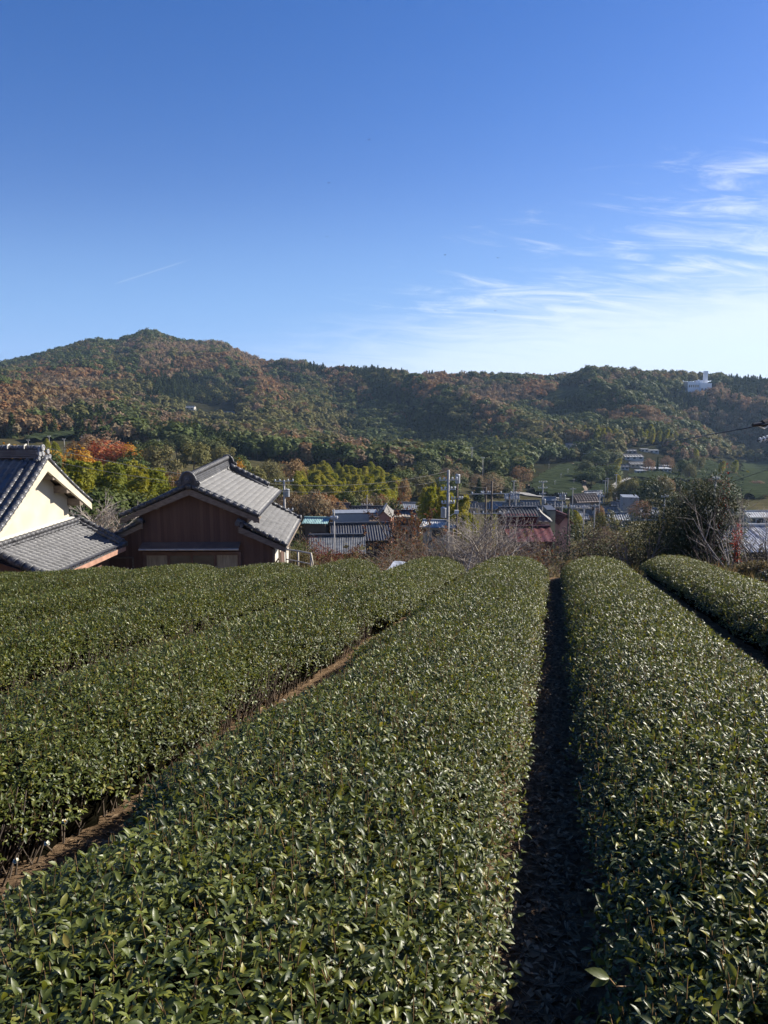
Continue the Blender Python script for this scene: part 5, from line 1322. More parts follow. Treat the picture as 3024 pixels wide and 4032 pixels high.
house('dark red house with lower flared red sheet roof behind the bare bushes', 508, 556, 527, 541, 104, R_MAROON, R_RED, 8, 'x', R(2), 0, base=556, door=False, ribs=1.2)
house('maroon sheet walled upper storey with dark tiled roof, behind the red roof', 502, 541, 508, 516, 112, R_MAROON, R_DARK, 7, 'x', R(1), 0, base=540, door=False, hip=False)
house('cream house with grey hipped tile roof, right of the maroon storey', 530, 555, 509, 521, 116, W_CREAM, R_TILE, 8, 'x', R(-6), 1, hip=True, base=545)
house('tall grey green sheet walled block right of the cream house', 548, 557, 511, 511, 120, W_OLIVE, R_CHAR, 5, 'x', R(-4), 0, over=.05, base=540, kind='shed')
house('maroon walled shed with pink gable, right end of the near roofs', 555, 572, 516, 524, 124, W_PINK, R_MAROON, 7, 'y', R(8), 0, base=540, kind='shed')
# middle of the village
mid = [
    (458, 478, 502, 508, 165, W_TAN, R_TILE, 0, 'grey tiled roof low behind the yellow bamboo, left end of the middle village'),
    (478, 492, 503, 509, 160, W_WHITE, R_TILE, 5, 'small tiled house with white gable beside the twin armed pole'),
    (490, 506, 502, 509, 165, W_GREY, R_PALE, -10, 'pale roofed house left of the dark maroon house roof'),
    (504, 524, 503, 510, 160, W_TAN, R_TILE, 4, 'long tiled roof just above the maroon house'),
    (505, 520, 494, 499, 215, W_WHITE, R_PALE, -4, 'white shed standing below the pale valley road'),
    (521, 541, 500.5, 506, 180, W_WHITE, R_TILE, 0, 'bright tiled roof with dark ridge right of centre in the village'),
    (536, 556, 506, 513, 150, W_TAN, R_DARK, 10, 'dark gabled roof above the tall grey green block'),
    (543, 557, 497, 502, 205, W_GREY, R_PALE, -8, 'grey sheet roof behind the bright tiled roof'),
    (548, 567, 501.5, 507, 175, W_TAN, R_TILE, 2, 'bright tiled roof left of the narrow dark tree'),
    (571, 592, 504, 508, 170, W_WHITE, R_TILE, 0, 'low tiled roof behind the yellow bush'),
    (574, 600, 494, 502, 200, W_BROWN, R_BROWN, 14, 'two storey brown timber house at the foot of the tea slope'),
    (585, 604, 491, 497, 225, W_WHITE, R_PALE, 10, 'pale roofed house behind the brown timber house'),
    (588, 600, 510, 515, 150, W_TAN, R_TILE, -12, 'tiled house with cream gable beside the grey roofs'),
    (596, 620, 507, 513, 155, W_WHITE, R_TILE, 8, 'broad grey roof partly hidden by the vine covered hedge'),
    (613, 633, 502, 508, 175, W_WHITE, R_TILE, -6, 'grey tiled house with white gable left of the dark bamboo bush'),
    (608, 630, 513, 520, 120, W_GREY, R_PALE, 5, 'pale sheet roof behind the top of the vine covered hedge'),
    (560, 584, 512, 517, 128, W_GREY, R_PALE, 0, 'flat looking pale roof above the pink gable'),
    (459, 470, 497, 500, 230, W_TAN, R_PALE, 0, 'small pale roof beyond the tall pole by the valley road'),
    (575, 590, 515, 519, 118, W_TAN, R_PALE, -5, 'small grey roof under the yellow bush'),
    (640, 660, 508, 514, 150, W_WHITE, R_PALE, 0, 'pale roof showing between the hedge and the dark bush'),
    (700, 724, 507, 513, 170, W_WHITE, R_PALE, 4, 'pale flat roof behind the red leaved sprig'),
    (724, 748, 509, 515, 165, W_TAN, R_TILE, -4, 'grey roof behind the bare branches, left of the farthest right roof'),
    (748, 775, 511, 517, 160, W_WHITE, R_WHITE, 2, 'white roof at the right edge behind bare branches'),
]
for (a, b, c, d, Y, w, r, rz, lab) in mid:
    Yg_ = unproj((a + b) / 2, min(d + .26 * (b - a) + 1.5, 530))[1]
    house(lab, a, b, c, d, Yg_, w, r, None, 'x', R(rz), 3, group=V_, ribs=.7 if r in (R_PALE, R_WHITE) else None)
house('grey concrete block building above the valley roofs, below the brush bank', 625, 641, 498, 498, 240, W_GREY, R_PALE, 7, 'x', R(-10), 0, over=.05, kind='block building')
house('large shed with bold white corrugated roof at the right edge behind bare branches', 726, 800, 526, 551, 80, W_DARK, sheet('bold white corrugated sheet', (.5, .5, .5), .6, .6), 14, 'x', R(0), 0, ribs=.33, base=590, kind='shed', door=False)
house('small lower corrugated roof in front of the large white corrugated roof', 728, 744, 546, 556, 70, W_DARK, R_WHITE, 3.5, 'x', R(0), 0, ribs=.2, base=570, kind='shed', door=False, wside=False)
# hillside hamlets
def on_hill(label, px, base, wpx, hpx, wall, roof, rz=0, windows=2, kind='house', group=None, flat=False, along='x'):
    X, Y, Z = unproj(px, base)
    ev = base - hpx * .62
    return house(label, px - wpx / 2, px + wpx / 2, ev if flat else base - hpx, ev, Y, wall, roof, None, along, R(rz), windows, kind, .3, None, base + 1, False, group, False)
for (a, b, w, h, wl, rf, rz, lab) in [
        (571, 447, 10, 4, W_WHITE, R_TILE, 0, 'highest grey house at the left of the upper hamlet'), (582, 449, 14, 5, W_WHITE, R_TILE, 6, 'broad grey roofed house in the middle of the upper hamlet'),
        (566, 452, 10, 5, W_WHITE, R_TILE, -8, 'white walled house at the left end of the upper hamlet'), (577, 453.5, 12, 4.5, W_TAN, R_BROWN, 4, 'brown roofed house low in the upper hamlet'),
        (589, 454, 11, 5, W_WHITE, R_TILE, -4, 'grey roofed house right of the brown roofed one in the upper hamlet'), (597, 450, 9, 4, W_WHITE, R_PALE, 8, 'pale roofed house at the right end of the upper hamlet'),
        (602, 453, 9, 4, W_GREY, R_TILE, -6, 'small grey house at the knoll side of the upper hamlet'), (572, 456, 8, 3.5, W_WHITE, R_WHITE, 0, 'white shed at the lower edge of the upper hamlet')]:
    on_hill(lab, a, b, w, h, wl, rf, rz, 2, group='upper hamlet')
for (a, b, w, h, wl, rf, rz, lab) in [
        (634, 461, 20, 7, W_WHITE, R_TILE, 5, 'large grey roofed farmhouse above the white institute'), (631, 453.5, 13, 4.5, W_GREY, R_TILE, -6, 'grey house above the large farmhouse'),
        (637, 468.5, 15, 7, W_TAN, R_TILE, 8, 'two storey tiled house left of the white institute'), (624, 470, 12, 5.5, W_WHITE, R_TILE, -10, 'white walled house at the left end below the farmhouse'),
        (626, 458, 9, 4, W_TAN, R_BROWN, 6, 'small brown house left of the large farmhouse')]:
    on_hill(lab, a, b, w, h, wl, rf, rz, 3, group='houses around the institute')
on_hill('long white warehouse behind the hillside houses', 645, 452, 8, 4.5, W_WHITE, R_WHITE, 0, 2, 'warehouse', None, True)
on_hill('square white warehouse right of the long one', 654.5, 453.5, 10, 5, W_WHITE, R_WHITE, -4, 2, 'warehouse', None, True)
on_hill('long white institute building with a row of dark windows on the hillside terrace', 659, 474.5, 27, 9, W_WHITE, R_WHITE, -4, 7, 'institute', None, True)
on_hill('low white wing at the left end of the institute', 642, 474.5, 11, 6, W_WHITE, R_WHITE, -2, 3, 'institute', None, True)
on_hill('small upper block on the roof side of the institute', 667, 469, 11, 5, W_GREY, R_WHITE, 0, 3, 'institute', None, True)
for (a, b, w, h, wl, rf, lab) in [(190, 410, 9, 4, W_WHITE, R_WHITE, 'highest white building of the hamlet at the mountain foot'), (199, 416, 8, 4, W_WHITE, R_TILE, 'grey roofed house left in the mountain foot hamlet'), (205, 420, 10, 5, W_WHITE, R_TILE, 'largest grey roofed house low in the mountain foot hamlet'),
        (210, 416, 6, 4, W_WHITE, R_TILE, 'small house in the middle of the mountain foot hamlet'), (224, 415.5, 8, 4, W_TAN, R_TILE, 'tan walled house right in the mountain foot hamlet'), (231, 415, 7, 3.5, W_WHITE, R_PALE, 'pale house at the right end of the mountain foot hamlet'),
        (267, 417, 5, 4, W_WHITE, R_WHITE, 'lone white house right of the mountain foot hamlet'), (296, 421, 7, 4, W_WHITE, R_WHITE, 'lone white house among rusty trees on the lower hillside')]:
    on_hill(lab, a, b, w, h, wl, rf, random.uniform(-8, 8), 2, group='mountain foot hamlet' if a < 240 else None)
# works on the right hand ridge
X, Y, Z = unproj(697, 392)
e = empty('factory', (X, Y, Z - 3), R(-6), 'white works with square chimney tower on the right hand ridge', 'factory')
k = Y / F_PX
def fb(name, x0, x1, y0, y1, z0, z1, mat): m = MB(); m.box(x0 * k, x1 * k, y0, y1, z0 * k, z1 * k); return m.build(name, mat, e)
fw = sheet('white works wall', (.80, .81, .82), .93, .7)
fb('main_block', -9, 2, 0, 22, 0, 12.5, fw); fb('front_block', 2, 13, -3, 20, 0, 11, fw); fb('upper_block', 2.1, 6, 2, 18, 11.01, 14, fw); t_ = fb('chimney_tower', 7, 10.5, 4, 9, 11.01, 23, fw); fb('low_wing', -24, -17, 4, 18, 2, 6.5, fw); fb('low_shed', -17, -9.1, 2, 14, 0, 4, W_GREY); fb('side_hut', 14, 19, 2, 10, 0, 5, fw)
for i in range(5):
    m = MB(); m.box((-8 + 2 * i) * k, (-6.8 + 2 * i) * k, -.08, .02, 7 * k, 9.5 * k); m.build('window', M_WIN, e)
for i in range(3):
    m = MB(); m.box((3.3 + 3.2 * i) * k, (4.9 + 3.2 * i) * k, -3.08, -2.98, 3.5 * k, 6 * k); m.build('window', M_WIN, e)

# ------------------------------------------------------------------ poles and wires
m_conc = basic('concrete pole', (.42, .40, .37), (.32, .30, .28), .85, 3); m_steel = basic('galvanised arm', (.46, .47, .48), (.34, .35, .36), .45, 6, metal=.3); m_insul = basic('white insulator', (.75, .75, .73), (.65, .65, .63), .3, 5); m_wire = basic('black cable', (.02, .02, .022), (.015, .015, .016), .5, 5); m_wire_l = basic('weathered wire', (.05, .05, .05), (.03, .03, .03), .5, 5)
m_brownpole = basic('dark treated pole', (.14, .11, .085), (.09, .07, .055), .85, 6)
POLE_TOP = {}
def utility_pole(label, px, top, Y, arms=(), transformer=None, r=.15, mat=None, lamp=False, group='utility poles'):
    p = at(px, top, Y); zg = float(ground(np.array([p.x]), np.array([p.y]))[0]) - .3
    e = empty('utility_pole', (p.x, p.y, zg), 0, label, 'utility pole', group); h = p.z - zg
    m = MB(); m.tube((0, 0, 0), (0, 0, h), r, r * .72, 10); m.build('pole', mat or m_conc, e, True)
    for dz, w, yaw in arms:
        c = math.cos(yaw); s = math.sin(yaw); m = MB()
        m.prism([(-c * w / 2 - .05 * s, -s * w / 2 - .05 * c, h - dz), (c * w / 2 - .05 * s, s * w / 2 - .05 * c, h - dz), (c * w / 2 + .05 * s, s * w / 2 + .05 * c, h - dz), (-c * w / 2 + .05 * s, -s * w / 2 + .05 * c, h - dz)], (0, 0, .1))
        a_ = m.build('crossarm', m_steel, e)
        for t in (-.46, -.22, .22, .46):
            m = MB(); x, y = c * w * t, s * w * t; m.tube((x, y, h - dz + .1), (x, y, h - dz + .2), .05, .07, 8); m.tube((x, y, h - dz + .2), (x, y, h - dz + .32), .1, .06, 8); m.build('insulator', m_insul, a_)
    if transformer:
        for s in transformer[1]:
            m = MB(); z = h - transformer[0]; x = s * .42; m.tube((x, -.1, z - .9), (x, -.1, z), .27, .27, 12); m.tube((x, -.1, z), (x, -.1, z + .08), .29, .2, 12); m.tube((x - .1, -.1, z + .08), (x - .1, -.1, z + .22), .04, .03, 6); m.build('transformer', m_steel, e)
    if lamp:
        m = MB(); m.tube((0, 0, h * .62), (.7, -.2, h * .66), .03, .03, 6); m.box(.6, 1.0, -.32, -.08, h * .65, h * .68); m.build('street_light', m_insul, e)
    POLE_TOP[label] = Vector((p.x, p.y, p.z)); return e
P_ = utility_pole
P_('tall concrete pole with two crossarms and a street lamp, left of the twin transformer pole', 448.5, 470, 72, [(1.0, 1.9, .35), (1.9, 1.5, .35), (3.2, 1.3, .3)], (3.6, (-1,)), .17, None, True)
P_('dark pole with a cylinder transformer at its top, right of the tall concrete pole', 457.5, 474, 84, [(2.8, 1.3, .2)], (.1, (.05,)), .14, m_brownpole)
P_('pole of the twin armed frame with a long brace', 492, 481, 92, [(1.6, 5.2, .1), (4.0, 4.6, .1)], None, .16, m_brownpole)
P_('second shorter pole of the twin armed frame', 486, 487, 93, [(.8, 1.2, .1)], None, .14, m_brownpole)
P_('white lit pole with two crossarms right of the wooden house roof', 284, 480, 96, [(.2, 2.4, .25), (3.9, 2.2, .25)], (1.2, (1,)), .17)
P_('thin pale pole beside the white annex', 334, 509, 62, [(.9, .5, 0)], None, .07)
P_('dark pole before the middle village roofs', 509.5, 492.5, 120, [(.5, 1.4, 0)], None, .14, m_brownpole)
P_('pole between the village road and tiled roofs', 516, 491, 170, [(.5, 1.8, .2), (1.6, 1.6, .2)], None, .15)
P_('tall pole with triple arms in front of the tea slope', 543, 481, 165, [(.3, 1.8, .1), (1.6, 2.0, .1), (2.9, 1.5, .1)], (4, (1,)), .17)
P_('pole with ball like transformers right of the tall triple armed pole', 562.5, 492, 160, [(.5, 1.8, 0)], (.7, (-1, 1)), .15)
P_('tall dark pole at the pink gable', 569, 504, 92, [(.5, 1.4, 0)], None, .13, m_brownpole)
P_('short pole at the left end of the valley road', 514, 480.5, 290, [(.4, 1.6, 0)], None, .18)
P_('thin pole right of the triple armed pole on the tea slope edge', 573, 487.5, 250, [(.6, 2.0, 0)], None, .17)
P_('short pole above the yellow bush', 555, 499, 165, [(.4, 1.4, 0)], None, .13)
P_('pole among pale roofs left of the vine covered hedge', 584, 505, 140, [(.5, 1.5, .2)], None, .13)
P_('pole beside the broad grey roof behind the hedge', 595, 504, 150, [(.5, 1.5, .2)], None, .13)
P_('thin pole with lamp among the roofs right of the brown timber house', 600, 490, 190, [(.4, 1.4, .2)], None, .15)
P_('pole at the foot of the dark bamboo bush', 665, 494, 120, [(.5, 1.2, .2)], None, .12)
P_('pale pole right of the dark bamboo bush before flat tea fields', 716, 476, 78, [(.4, .8, .2)], None, .12)
P_('pole beside the winding lane below the knoll', 608, 478, 330, [(.5, 2, 0)], None, .2)
P_('second pole beside the winding lane', 605.5, 480, 325, [(.5, 2, 0)], None, .18)
P_('pole at the left corner of the institute terrace', 616.5, 474, 360, [(.5, 2, 0)], None, .2)
P_('antenna like pole above the white tiled house in the near village', 367, 495, 150, [(2.0, 2.2, 0)], None, .08)
P_('pole in the wood beside the rounded striped tea field', 472, 447, 420, [(.5, 2.2, 0)], None, .2)
P_('second pole by the rounded striped tea field', 483, 457, 400, [(.5, 2.2, 0)], None, .18)
for i, (a, b) in enumerate([(568, 469), (549, 464), (555, 481), (561, 474), (574, 479)]):
    P_('frost fan post on the large tea slope, %s of five' % ['highest on the right', 'highest on the left', 'lowest', 'middle', 'right of the middle'][i], a, b, unproj(a, b + 8)[1], [(.2, 1.6, .6)], None, .12, None, False, 'frost fan posts')
for i, (a, b, h) in enumerate([(49, 445, 9), (83, 448, 11), (64, 447, 8), (28, 447, 7), (137, 449, 8), (158, 449, 9), (171, 448, 6)]):
    X, Y, Z = unproj(a, min(b, 438))
    P_('thin post at the tea strip above the golden trees, by the %s' % ['ridge ornament', 'russet tree', 'two bamboo plumes', 'golden trees', 'red tree edge', 'first dark tree', 'third dark tree'][i], a, b - h, 330, [(.2, 1.4, .5)], None, .12, None, False, 'posts along the tea strip')
P_('thin mast on the mountain summit', 154, 328, 1345, [(1.5, 2, 0)], None, .35, m_brownpole, False, None)
def power_line(label, a, b, sag=.5, r=.018, mat=None, n=22, group=None):
    a = Vector(a); b = Vector(b); pts = [a.lerp(b, i / n) + Vector((0, 0, -sag * 4 * (i / n) * (1 - i / n))) for i in range(n + 1)]
    segs = [(tuple(p), tuple(q), r, r) for p, q in zip(pts[:-1], pts[1:])]
    segs = [(a_, b_, r * .75, r * .75) for a_, b_, _, _ in segs]
    V, F = tubes_np(segs, 5); o = np_obj('power_line', V, F, mat or m_wire_l); tag(o, label, 'power line', group); return o
A = POLE_TOP['tall concrete pole with two crossarms and a street lamp, left of the twin transformer pole']
power_line('long pale wire from the tall concrete pole over the houses to the left', at(38, 446, 40), A + Vector((0, 0, -.1)), 1.7, .022)
power_line('second wire just below the long pale wire, over the bamboo', at(50, 461, 42), A + Vector((-.7, 0, -1.0)), 1.4, .018)
power_line('third wire over the wooden house and bamboo grove', at(70, 470, 60), A + Vector((-.9, 0, -1.1)), 1.2, .018)
power_line('wire crossing the charcoal ribbed roof towards the tall concrete pole', at(270, 516, 70), A + Vector((-.6, 0, -3.2)), 1.4, .018)
power_line('upper wire between the tall concrete pole and the twin armed frame', A + Vector((.9, 0, -.95)), at(492, 486, 92), .4, .016)
power_line('lower wire between the tall concrete pole and the twin armed frame', A + Vector((.7, 0, -1.9)), at(486, 491, 92), .4, .016)
power_line('wire from the twin armed frame to the triple armed pole', at(496, 486, 92), at(543, 484, 165), .8, .018)
power_line('wire from the triple armed pole to the right over the village', at(543, 484, 165), at(573, 489, 250), .8, .02)
power_line('wire from the lane pole down to the terrace pole', at(608, 479, 330), at(616.5, 475, 360), .6, .03)
power_line('wire running along the wood above the village', at(100, 462, 110), at(457, 478, 84), 2.0, .016)
power_line('thick black cable sagging across the right hillside to the right edge', at(597, 446.5, 110), at(775, 422.5, 13), .35, .017, m_wire, 40)
power_line('second black cable lower over the brush bank', at(560, 512, 120), at(790, 462, 22), 1.2, .012, m_wire, 40)
e = empty('cable_clamp', at(757, 425, 14), R(20), 'black cable clamp and grips at the right edge', 'cable clamp')
m = MB(); m.tube((-.10, 0, 0), (.12, -.02, .02), .03, .04, 8); m.tube((.12, -.02, .02), (.42, -.05, .09), .055, .035, 8); m.tube((.12, 0, .06), (.30, 0, .13), .03, .02, 6); m.build('grip', m_wire, e)
m = MB(); m.tube((.0, 0, 0), (.18, 0, -.07), .012, .012, 6); m.tube((.18, 0, -.07), (.30, 0, .0), .012, .012, 6); m.build('tail_loop', m_insul, e)
e = empty('power_line_hardware', at(765, 440, 15), 0, 'pale insulator string and bracket at the right edge below the clamp', 'insulator')
m = MB()
for i in range(5): m.tube((-.10 + .07 * i, 0, .02 * i), (-.06 + .07 * i, 0, .02 * i + .01), .055, .03, 8)
m.build('insulator_string', m_insul, e); m = MB(); m.tube((-.15, 0, -.02), (.4, 0, .12), .012, .012, 6); m.build('rod', m_wire, e)
# ------------------------------------------------------------------ bushes and bare trees along the end of the field
def gz1(x, y): return float(ground(np.array([x]), np.array([y]))[0])
mt_dk = leaf_mat('dark glossy camellia leaves', [(.017, .029, .012), (.03, .048, .016), (.055, .078, .025)], .5, .08, spec=.35)
mt_bb = leaf_mat('grey green dwarf bamboo leaves', [(.018, .027, .010), (.034, .046, .016), (.056, .07, .025), (.10, .115, .05)], .6, .08, spec=.3)
mt_grey = leaf_mat('dull grey green weeds', [(.045, .05, .025), (.085, .09, .045), (.14, .13, .07), (.16, .11, .06)], .8, .2, spec=.2)
mt_dry = leaf_mat('rust brown shrub leaves', [(.09, .045, .025), (.15, .07, .035), (.20, .11, .05), (.10, .09, .035)], .8, .25, spec=.2)
mt_redl = leaf_mat('red brown shrub leaves', [(.10, .025, .018), (.17, .05, .03), (.16, .09, .04), (.07, .05, .025)], .8, .25, spec=.2)
mt_scar = leaf_mat('scarlet sprig leaves', [(.28, .05, .02), (.36, .10, .03)], .7, .3, spec=.2)
mt_gbr = leaf_mat('sparse greenish brown leaves', [(.07, .07, .03), (.12, .10, .045), (.15, .12, .06)], .8, .25, spec=.2)
mt_grass = leaf_mat('dry roadside grass', [(.20, .15, .07), (.30, .23, .12), (.14, .13, .05), (.09, .10, .035)], .9, .25, spec=.15)
m_vine = basic('dead tangled vines', (.30, .21, .15), (.17, .11, .075), .9, 25); m_pink = basic('grey pink fine twigs', (.25, .19, .145), (.14, .105, .08), .85, 20); m_pale = basic('sun bleached branches', (.40, .36, .31), (.22, .18, .15), .8, 18); m_dbr = basic('dark wet branches', (.10, .08, .065), (.05, .04, .032), .85, 18)
def leafy(name, label, cat, x, y, h, w, mat, n=3500, L=.07, asp=.4, lobes=9, droop=.25, seed=1, d=None, zc=.45, group=None, twigs=None, z=None, inner=.25, long=False, core=False):
    """A bush: lumpy mass of separate leaves round a branching frame."""
    r = np.random.default_rng(seed); d = d or w
    z0 = gz1(x, y) - .05 if z is None else z
    e = empty(name, (x, y, z0), 0, label, cat, group)
    a = r.uniform(0, 6.283, lobes); q = r.random(lobes) ** .5 * .30
    lc = np.stack([np.cos(a) * q * w, np.sin(a) * q * d, h * (zc + r.uniform(-.22, .32, lobes))], 1)
    lr = r.uniform(.17, .28, lobes)
    k = r.integers(0, lobes, n); dv = r.normal(0, 1, (n, 3)); dv /= np.linalg.norm(dv, axis=1, keepdims=True)
    rr = (inner + (1 - inner) * r.random(n) ** .45) * (1 + .25 * r.normal(0, 1, n) * (r.random(n) < .15))
    C = lc[k] + dv * (rr * lr[k])[:, None] * np.array([w, d, h * .9]); C[:, 2] = np.maximum(C[:, 2], .02)
    out_ = dv + np.array([0, 0, .25]); T = out_ + r.normal(0, .6, (n, 3)); T[:, 2] -= droop; T /= np.linalg.norm(T, axis=1, keepdims=True)
    Nn = np.array([0, 0, .8]) + dv * .7 + r.normal(0, .4, (n, 3)); Nn -= T * (Nn * T).sum(1, keepdims=True); Nn /= np.linalg.norm(Nn, axis=1, keepdims=True) + 1e-9
    ln = L * r.uniform(.6, 1.35, n)
    V, F = leaf_blades(C, T, Nn, ln, ln * asp, ST_MID if long else ST_FAR, .18, .35)
    np_obj('foliage', V, F, mat, e, True)
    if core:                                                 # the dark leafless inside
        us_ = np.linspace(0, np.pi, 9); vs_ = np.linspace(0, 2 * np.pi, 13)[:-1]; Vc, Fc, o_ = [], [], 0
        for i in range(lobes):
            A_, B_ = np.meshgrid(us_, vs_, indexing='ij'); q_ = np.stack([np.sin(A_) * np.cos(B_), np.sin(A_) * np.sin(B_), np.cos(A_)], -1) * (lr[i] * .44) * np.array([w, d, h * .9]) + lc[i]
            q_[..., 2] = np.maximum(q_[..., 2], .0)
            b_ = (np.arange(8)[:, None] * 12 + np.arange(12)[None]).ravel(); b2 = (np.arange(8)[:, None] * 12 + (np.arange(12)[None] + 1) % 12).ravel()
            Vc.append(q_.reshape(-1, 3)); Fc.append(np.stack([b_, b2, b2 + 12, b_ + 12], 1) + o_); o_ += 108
        np_obj('shade_core', np.concatenate(Vc), np.concatenate(Fc), m_core, e, True)
    segs = []
    for i in range(lobes):
        m_ = tuple(lc[i] * np.array([.5, .5, .5]) + r.normal(0, .04, 3)); segs += [((r.normal(0, .05), r.normal(0, .05), -.05), m_, .03 * h ** .5, .018 * h ** .5), (m_, tuple(lc[i]), .018 * h ** .5, .006)]
    if twigs:
        for i in range(twigs):
            j = r.integers(0, lobes); p = lc[j] + r.normal(0, .12, 3) * np.array([w, d, h]); t = r.normal(0, 1, 3); t[2] = abs(t[2]) + .4; t /= np.linalg.norm(t)
            segs.append((tuple(p), tuple(p + t * r.uniform(.15, .5) * h * .6), .007, .003))
    tv, tf = tubes_np(segs, 5); np_obj('branches', tv, tf, m_dbr if not twigs else m_pink, e, True)
    return e
def bare(label, x, y, h, mat, seed, spread_xy=1.0, levels=4, r=None, name='bare_tree', cat='tree', group=None, z=None, leaf=None, nleaf=0, lean=(0, 0), **kw):
    segs = norm_segs(branch_segs(seed, levels, **kw))
    f = lambda p: (p[0] * h * spread_xy + lean[0] * p[2], p[1] * h * spread_xy + lean[1] * p[2], p[2] * h)
    z0 = gz1(x, y) - .05 if z is None else z
    e = empty(name, (x, y, z0), 0, label, cat, group)
    rk = r or .022 * h
    R_ = lambda q: max(q * rk / .022, .0035 if y < 40 else .008)
    big = [(f(s[0]), f(s[1]), R_(s[2]), R_(s[3])) for s in segs if s[4] < 2]; fine = [(f(s[0]), f(s[1]), R_(s[2]), R_(s[3])) for s in segs if s[4] >= 2]
    tv, tf = tubes_np(big, 7); np_obj('trunk', tv, tf, mat, e, True)
    if fine: tv, tf = tubes_np(fine, 4); np_obj('twigs', tv, tf, mat, e, True)
    if leaf and nleaf:
        E = np.array([s[1] for s in fine]); rr = np.random.default_rng(seed); C = E[rr.integers(0, len(E), nleaf)] + rr.normal(0, .06, (nleaf, 3))
        T = rr.normal(0, 1, (nleaf, 3)); T[:, 2] -= .6; T /= np.linalg.norm(T, axis=1, keepdims=True); Nn = rr.normal(0, 1, (nleaf, 3)); Nn -= T * (Nn * T).sum(1, keepdims=True); Nn /= np.linalg.norm(Nn, axis=1, keepdims=True)
        ln = kw.get('_', .09) * rr.uniform(.6, 1.3, nleaf) * (y / 26)
        V, F = leaf_blades(C, T, Nn, ln, ln * .55, ST_FAR, .2, .3); np_obj('foliage', V, F, leaf, e, True)
    return e
def pos(px, Y): return (px - CX) / F_PX * Y / (CP - .06 * SP), Y
def hgt(px, top, Y): x, y = pos(px, Y); return at(px, top, Y).z - gz1(x, y)
# between the houses: bare persimmon
x, y = pos(98, 38); bare('bare pale tree between the white storehouse and the wooden house', x, y, hgt(98, 492, 38), m_pale, 5, 1.25, 4, n_main=5, lean=(0, 0))
x, y = pos(112, 36); bare('smaller bare tree touching the left eave of the wooden house', x, y, hgt(112, 502, 36), m_pink, 8, 1.2, 4, n_main=4)
for i, (a, t, Y) in enumerate([(88, 512, 45), (104, 516, 46), (118, 512, 48), (78, 505, 50), (128, 508, 52)]):
    x, y = pos(a, Y); leafy('shrub', 'dark shrub in the shade between the two houses, %s of five' % ['second from left', 'middle', 'second from right', 'leftmost', 'rightmost'][i], 'shrub', x, y, max(1.5, hgt(a, t, Y)), 4.5, mt_dk, 1600, .16, .5, seed=60 + i)
# fine bare bushes in the middle
G_ = 'bare twiggy bushes at the end of the field'
mids = [(402, 520, 33, m_pink, 1.1), (416, 526, 30, m_pink, 1.2), (430, 514, 33, m_pink, 1.0), (444, 530, 29, m_pink, 1.3), (468, 505, 30, m_pale, 1.15), (482, 500, 28.5, m_pale, 1.1), (497, 516, 31, m_pink, 1.1), (512, 519, 33, m_pink, 1.1), (524, 530, 29, m_pink, 1.3), (536, 532, 31, m_pink, 1.2), (548, 536, 29, m_pink, 1.2), (457, 520, 33, m_pink, 1.1)]
for i, (a, t, Y, m_, sp_) in enumerate(mids):
    x, y = pos(a, Y); h = max(1.4, hgt(a, t, Y))
    if i == 5: bare('large bare tree with thick pale leaning limbs, in front of the twin armed frame', x, y, h, m_, 21, 1.2, 4, r=.07, n_main=6, lean=(0, 0), h0=.26)
    elif i == 4: bare('tall bare pale bush left of the large leaning bare tree', x, y, h, m_, 22, 1.0, 4, r=.05, n_main=5)
    else: bare('bare grey pink bush in the thicket between the vine tree and the vine covered hedge', x, y, h, m_, 30 + i, sp_ * .9, 4, r=.03, name='bare_bush', cat='bush', group=G_, n_main=6, kids=(1, 3), leaf=mt_gbr if i % 2 else mt_dry, nleaf=260)
for i, (a, t, Y) in enumerate([(395, 532, 36), (410, 536, 37), (436, 533, 36), (452, 537, 35), (474, 538, 36), (503, 540, 36), (520, 545, 34), (543, 545, 34), (556, 541, 36)]):
    x, y = pos(a, Y); leafy('shrub', 'twiggy brownish shrub low in the thicket at the end of the field', 'shrub', x, y, max(1.3, hgt(a, t, Y)), 2.6, mt_gbr if i % 3 else mt_grey, 900, .07, .5, seed=80 + i, group='low shrubs behind the field', twigs=90)
# fallen bleached trunk leaning out of the row end
e = empty('fallen_branch', at(487, 566, 23.6), 0, 'bleached branch lying at the end of the row under the large bare tree', 'branch'); tv, tf = tubes_np([((-.25, 0, -.1), (.0, 0, .06), .035, .03), ((0, 0, .06), (.3, .05, .16), .03, .025), ((.3, .05, .16), (.45, .05, .36), .025, .012), ((.0, 0, .06), (-.05, .1, .4), .018, .01)], 6); np_obj('limb', tv, tf, m_pale, e, True)
# tree smothered in rusty vines
x, y = pos(416, 52); h = hgt(416, 493, 52)
bare('rusty vine smothered tree in front of the pale shed roof', x, y, h, m_dbr, 12, .75, 4, r=.13, name='vine_covered_tree', leaf=mt_dry, nleaf=2600, n_main=4)
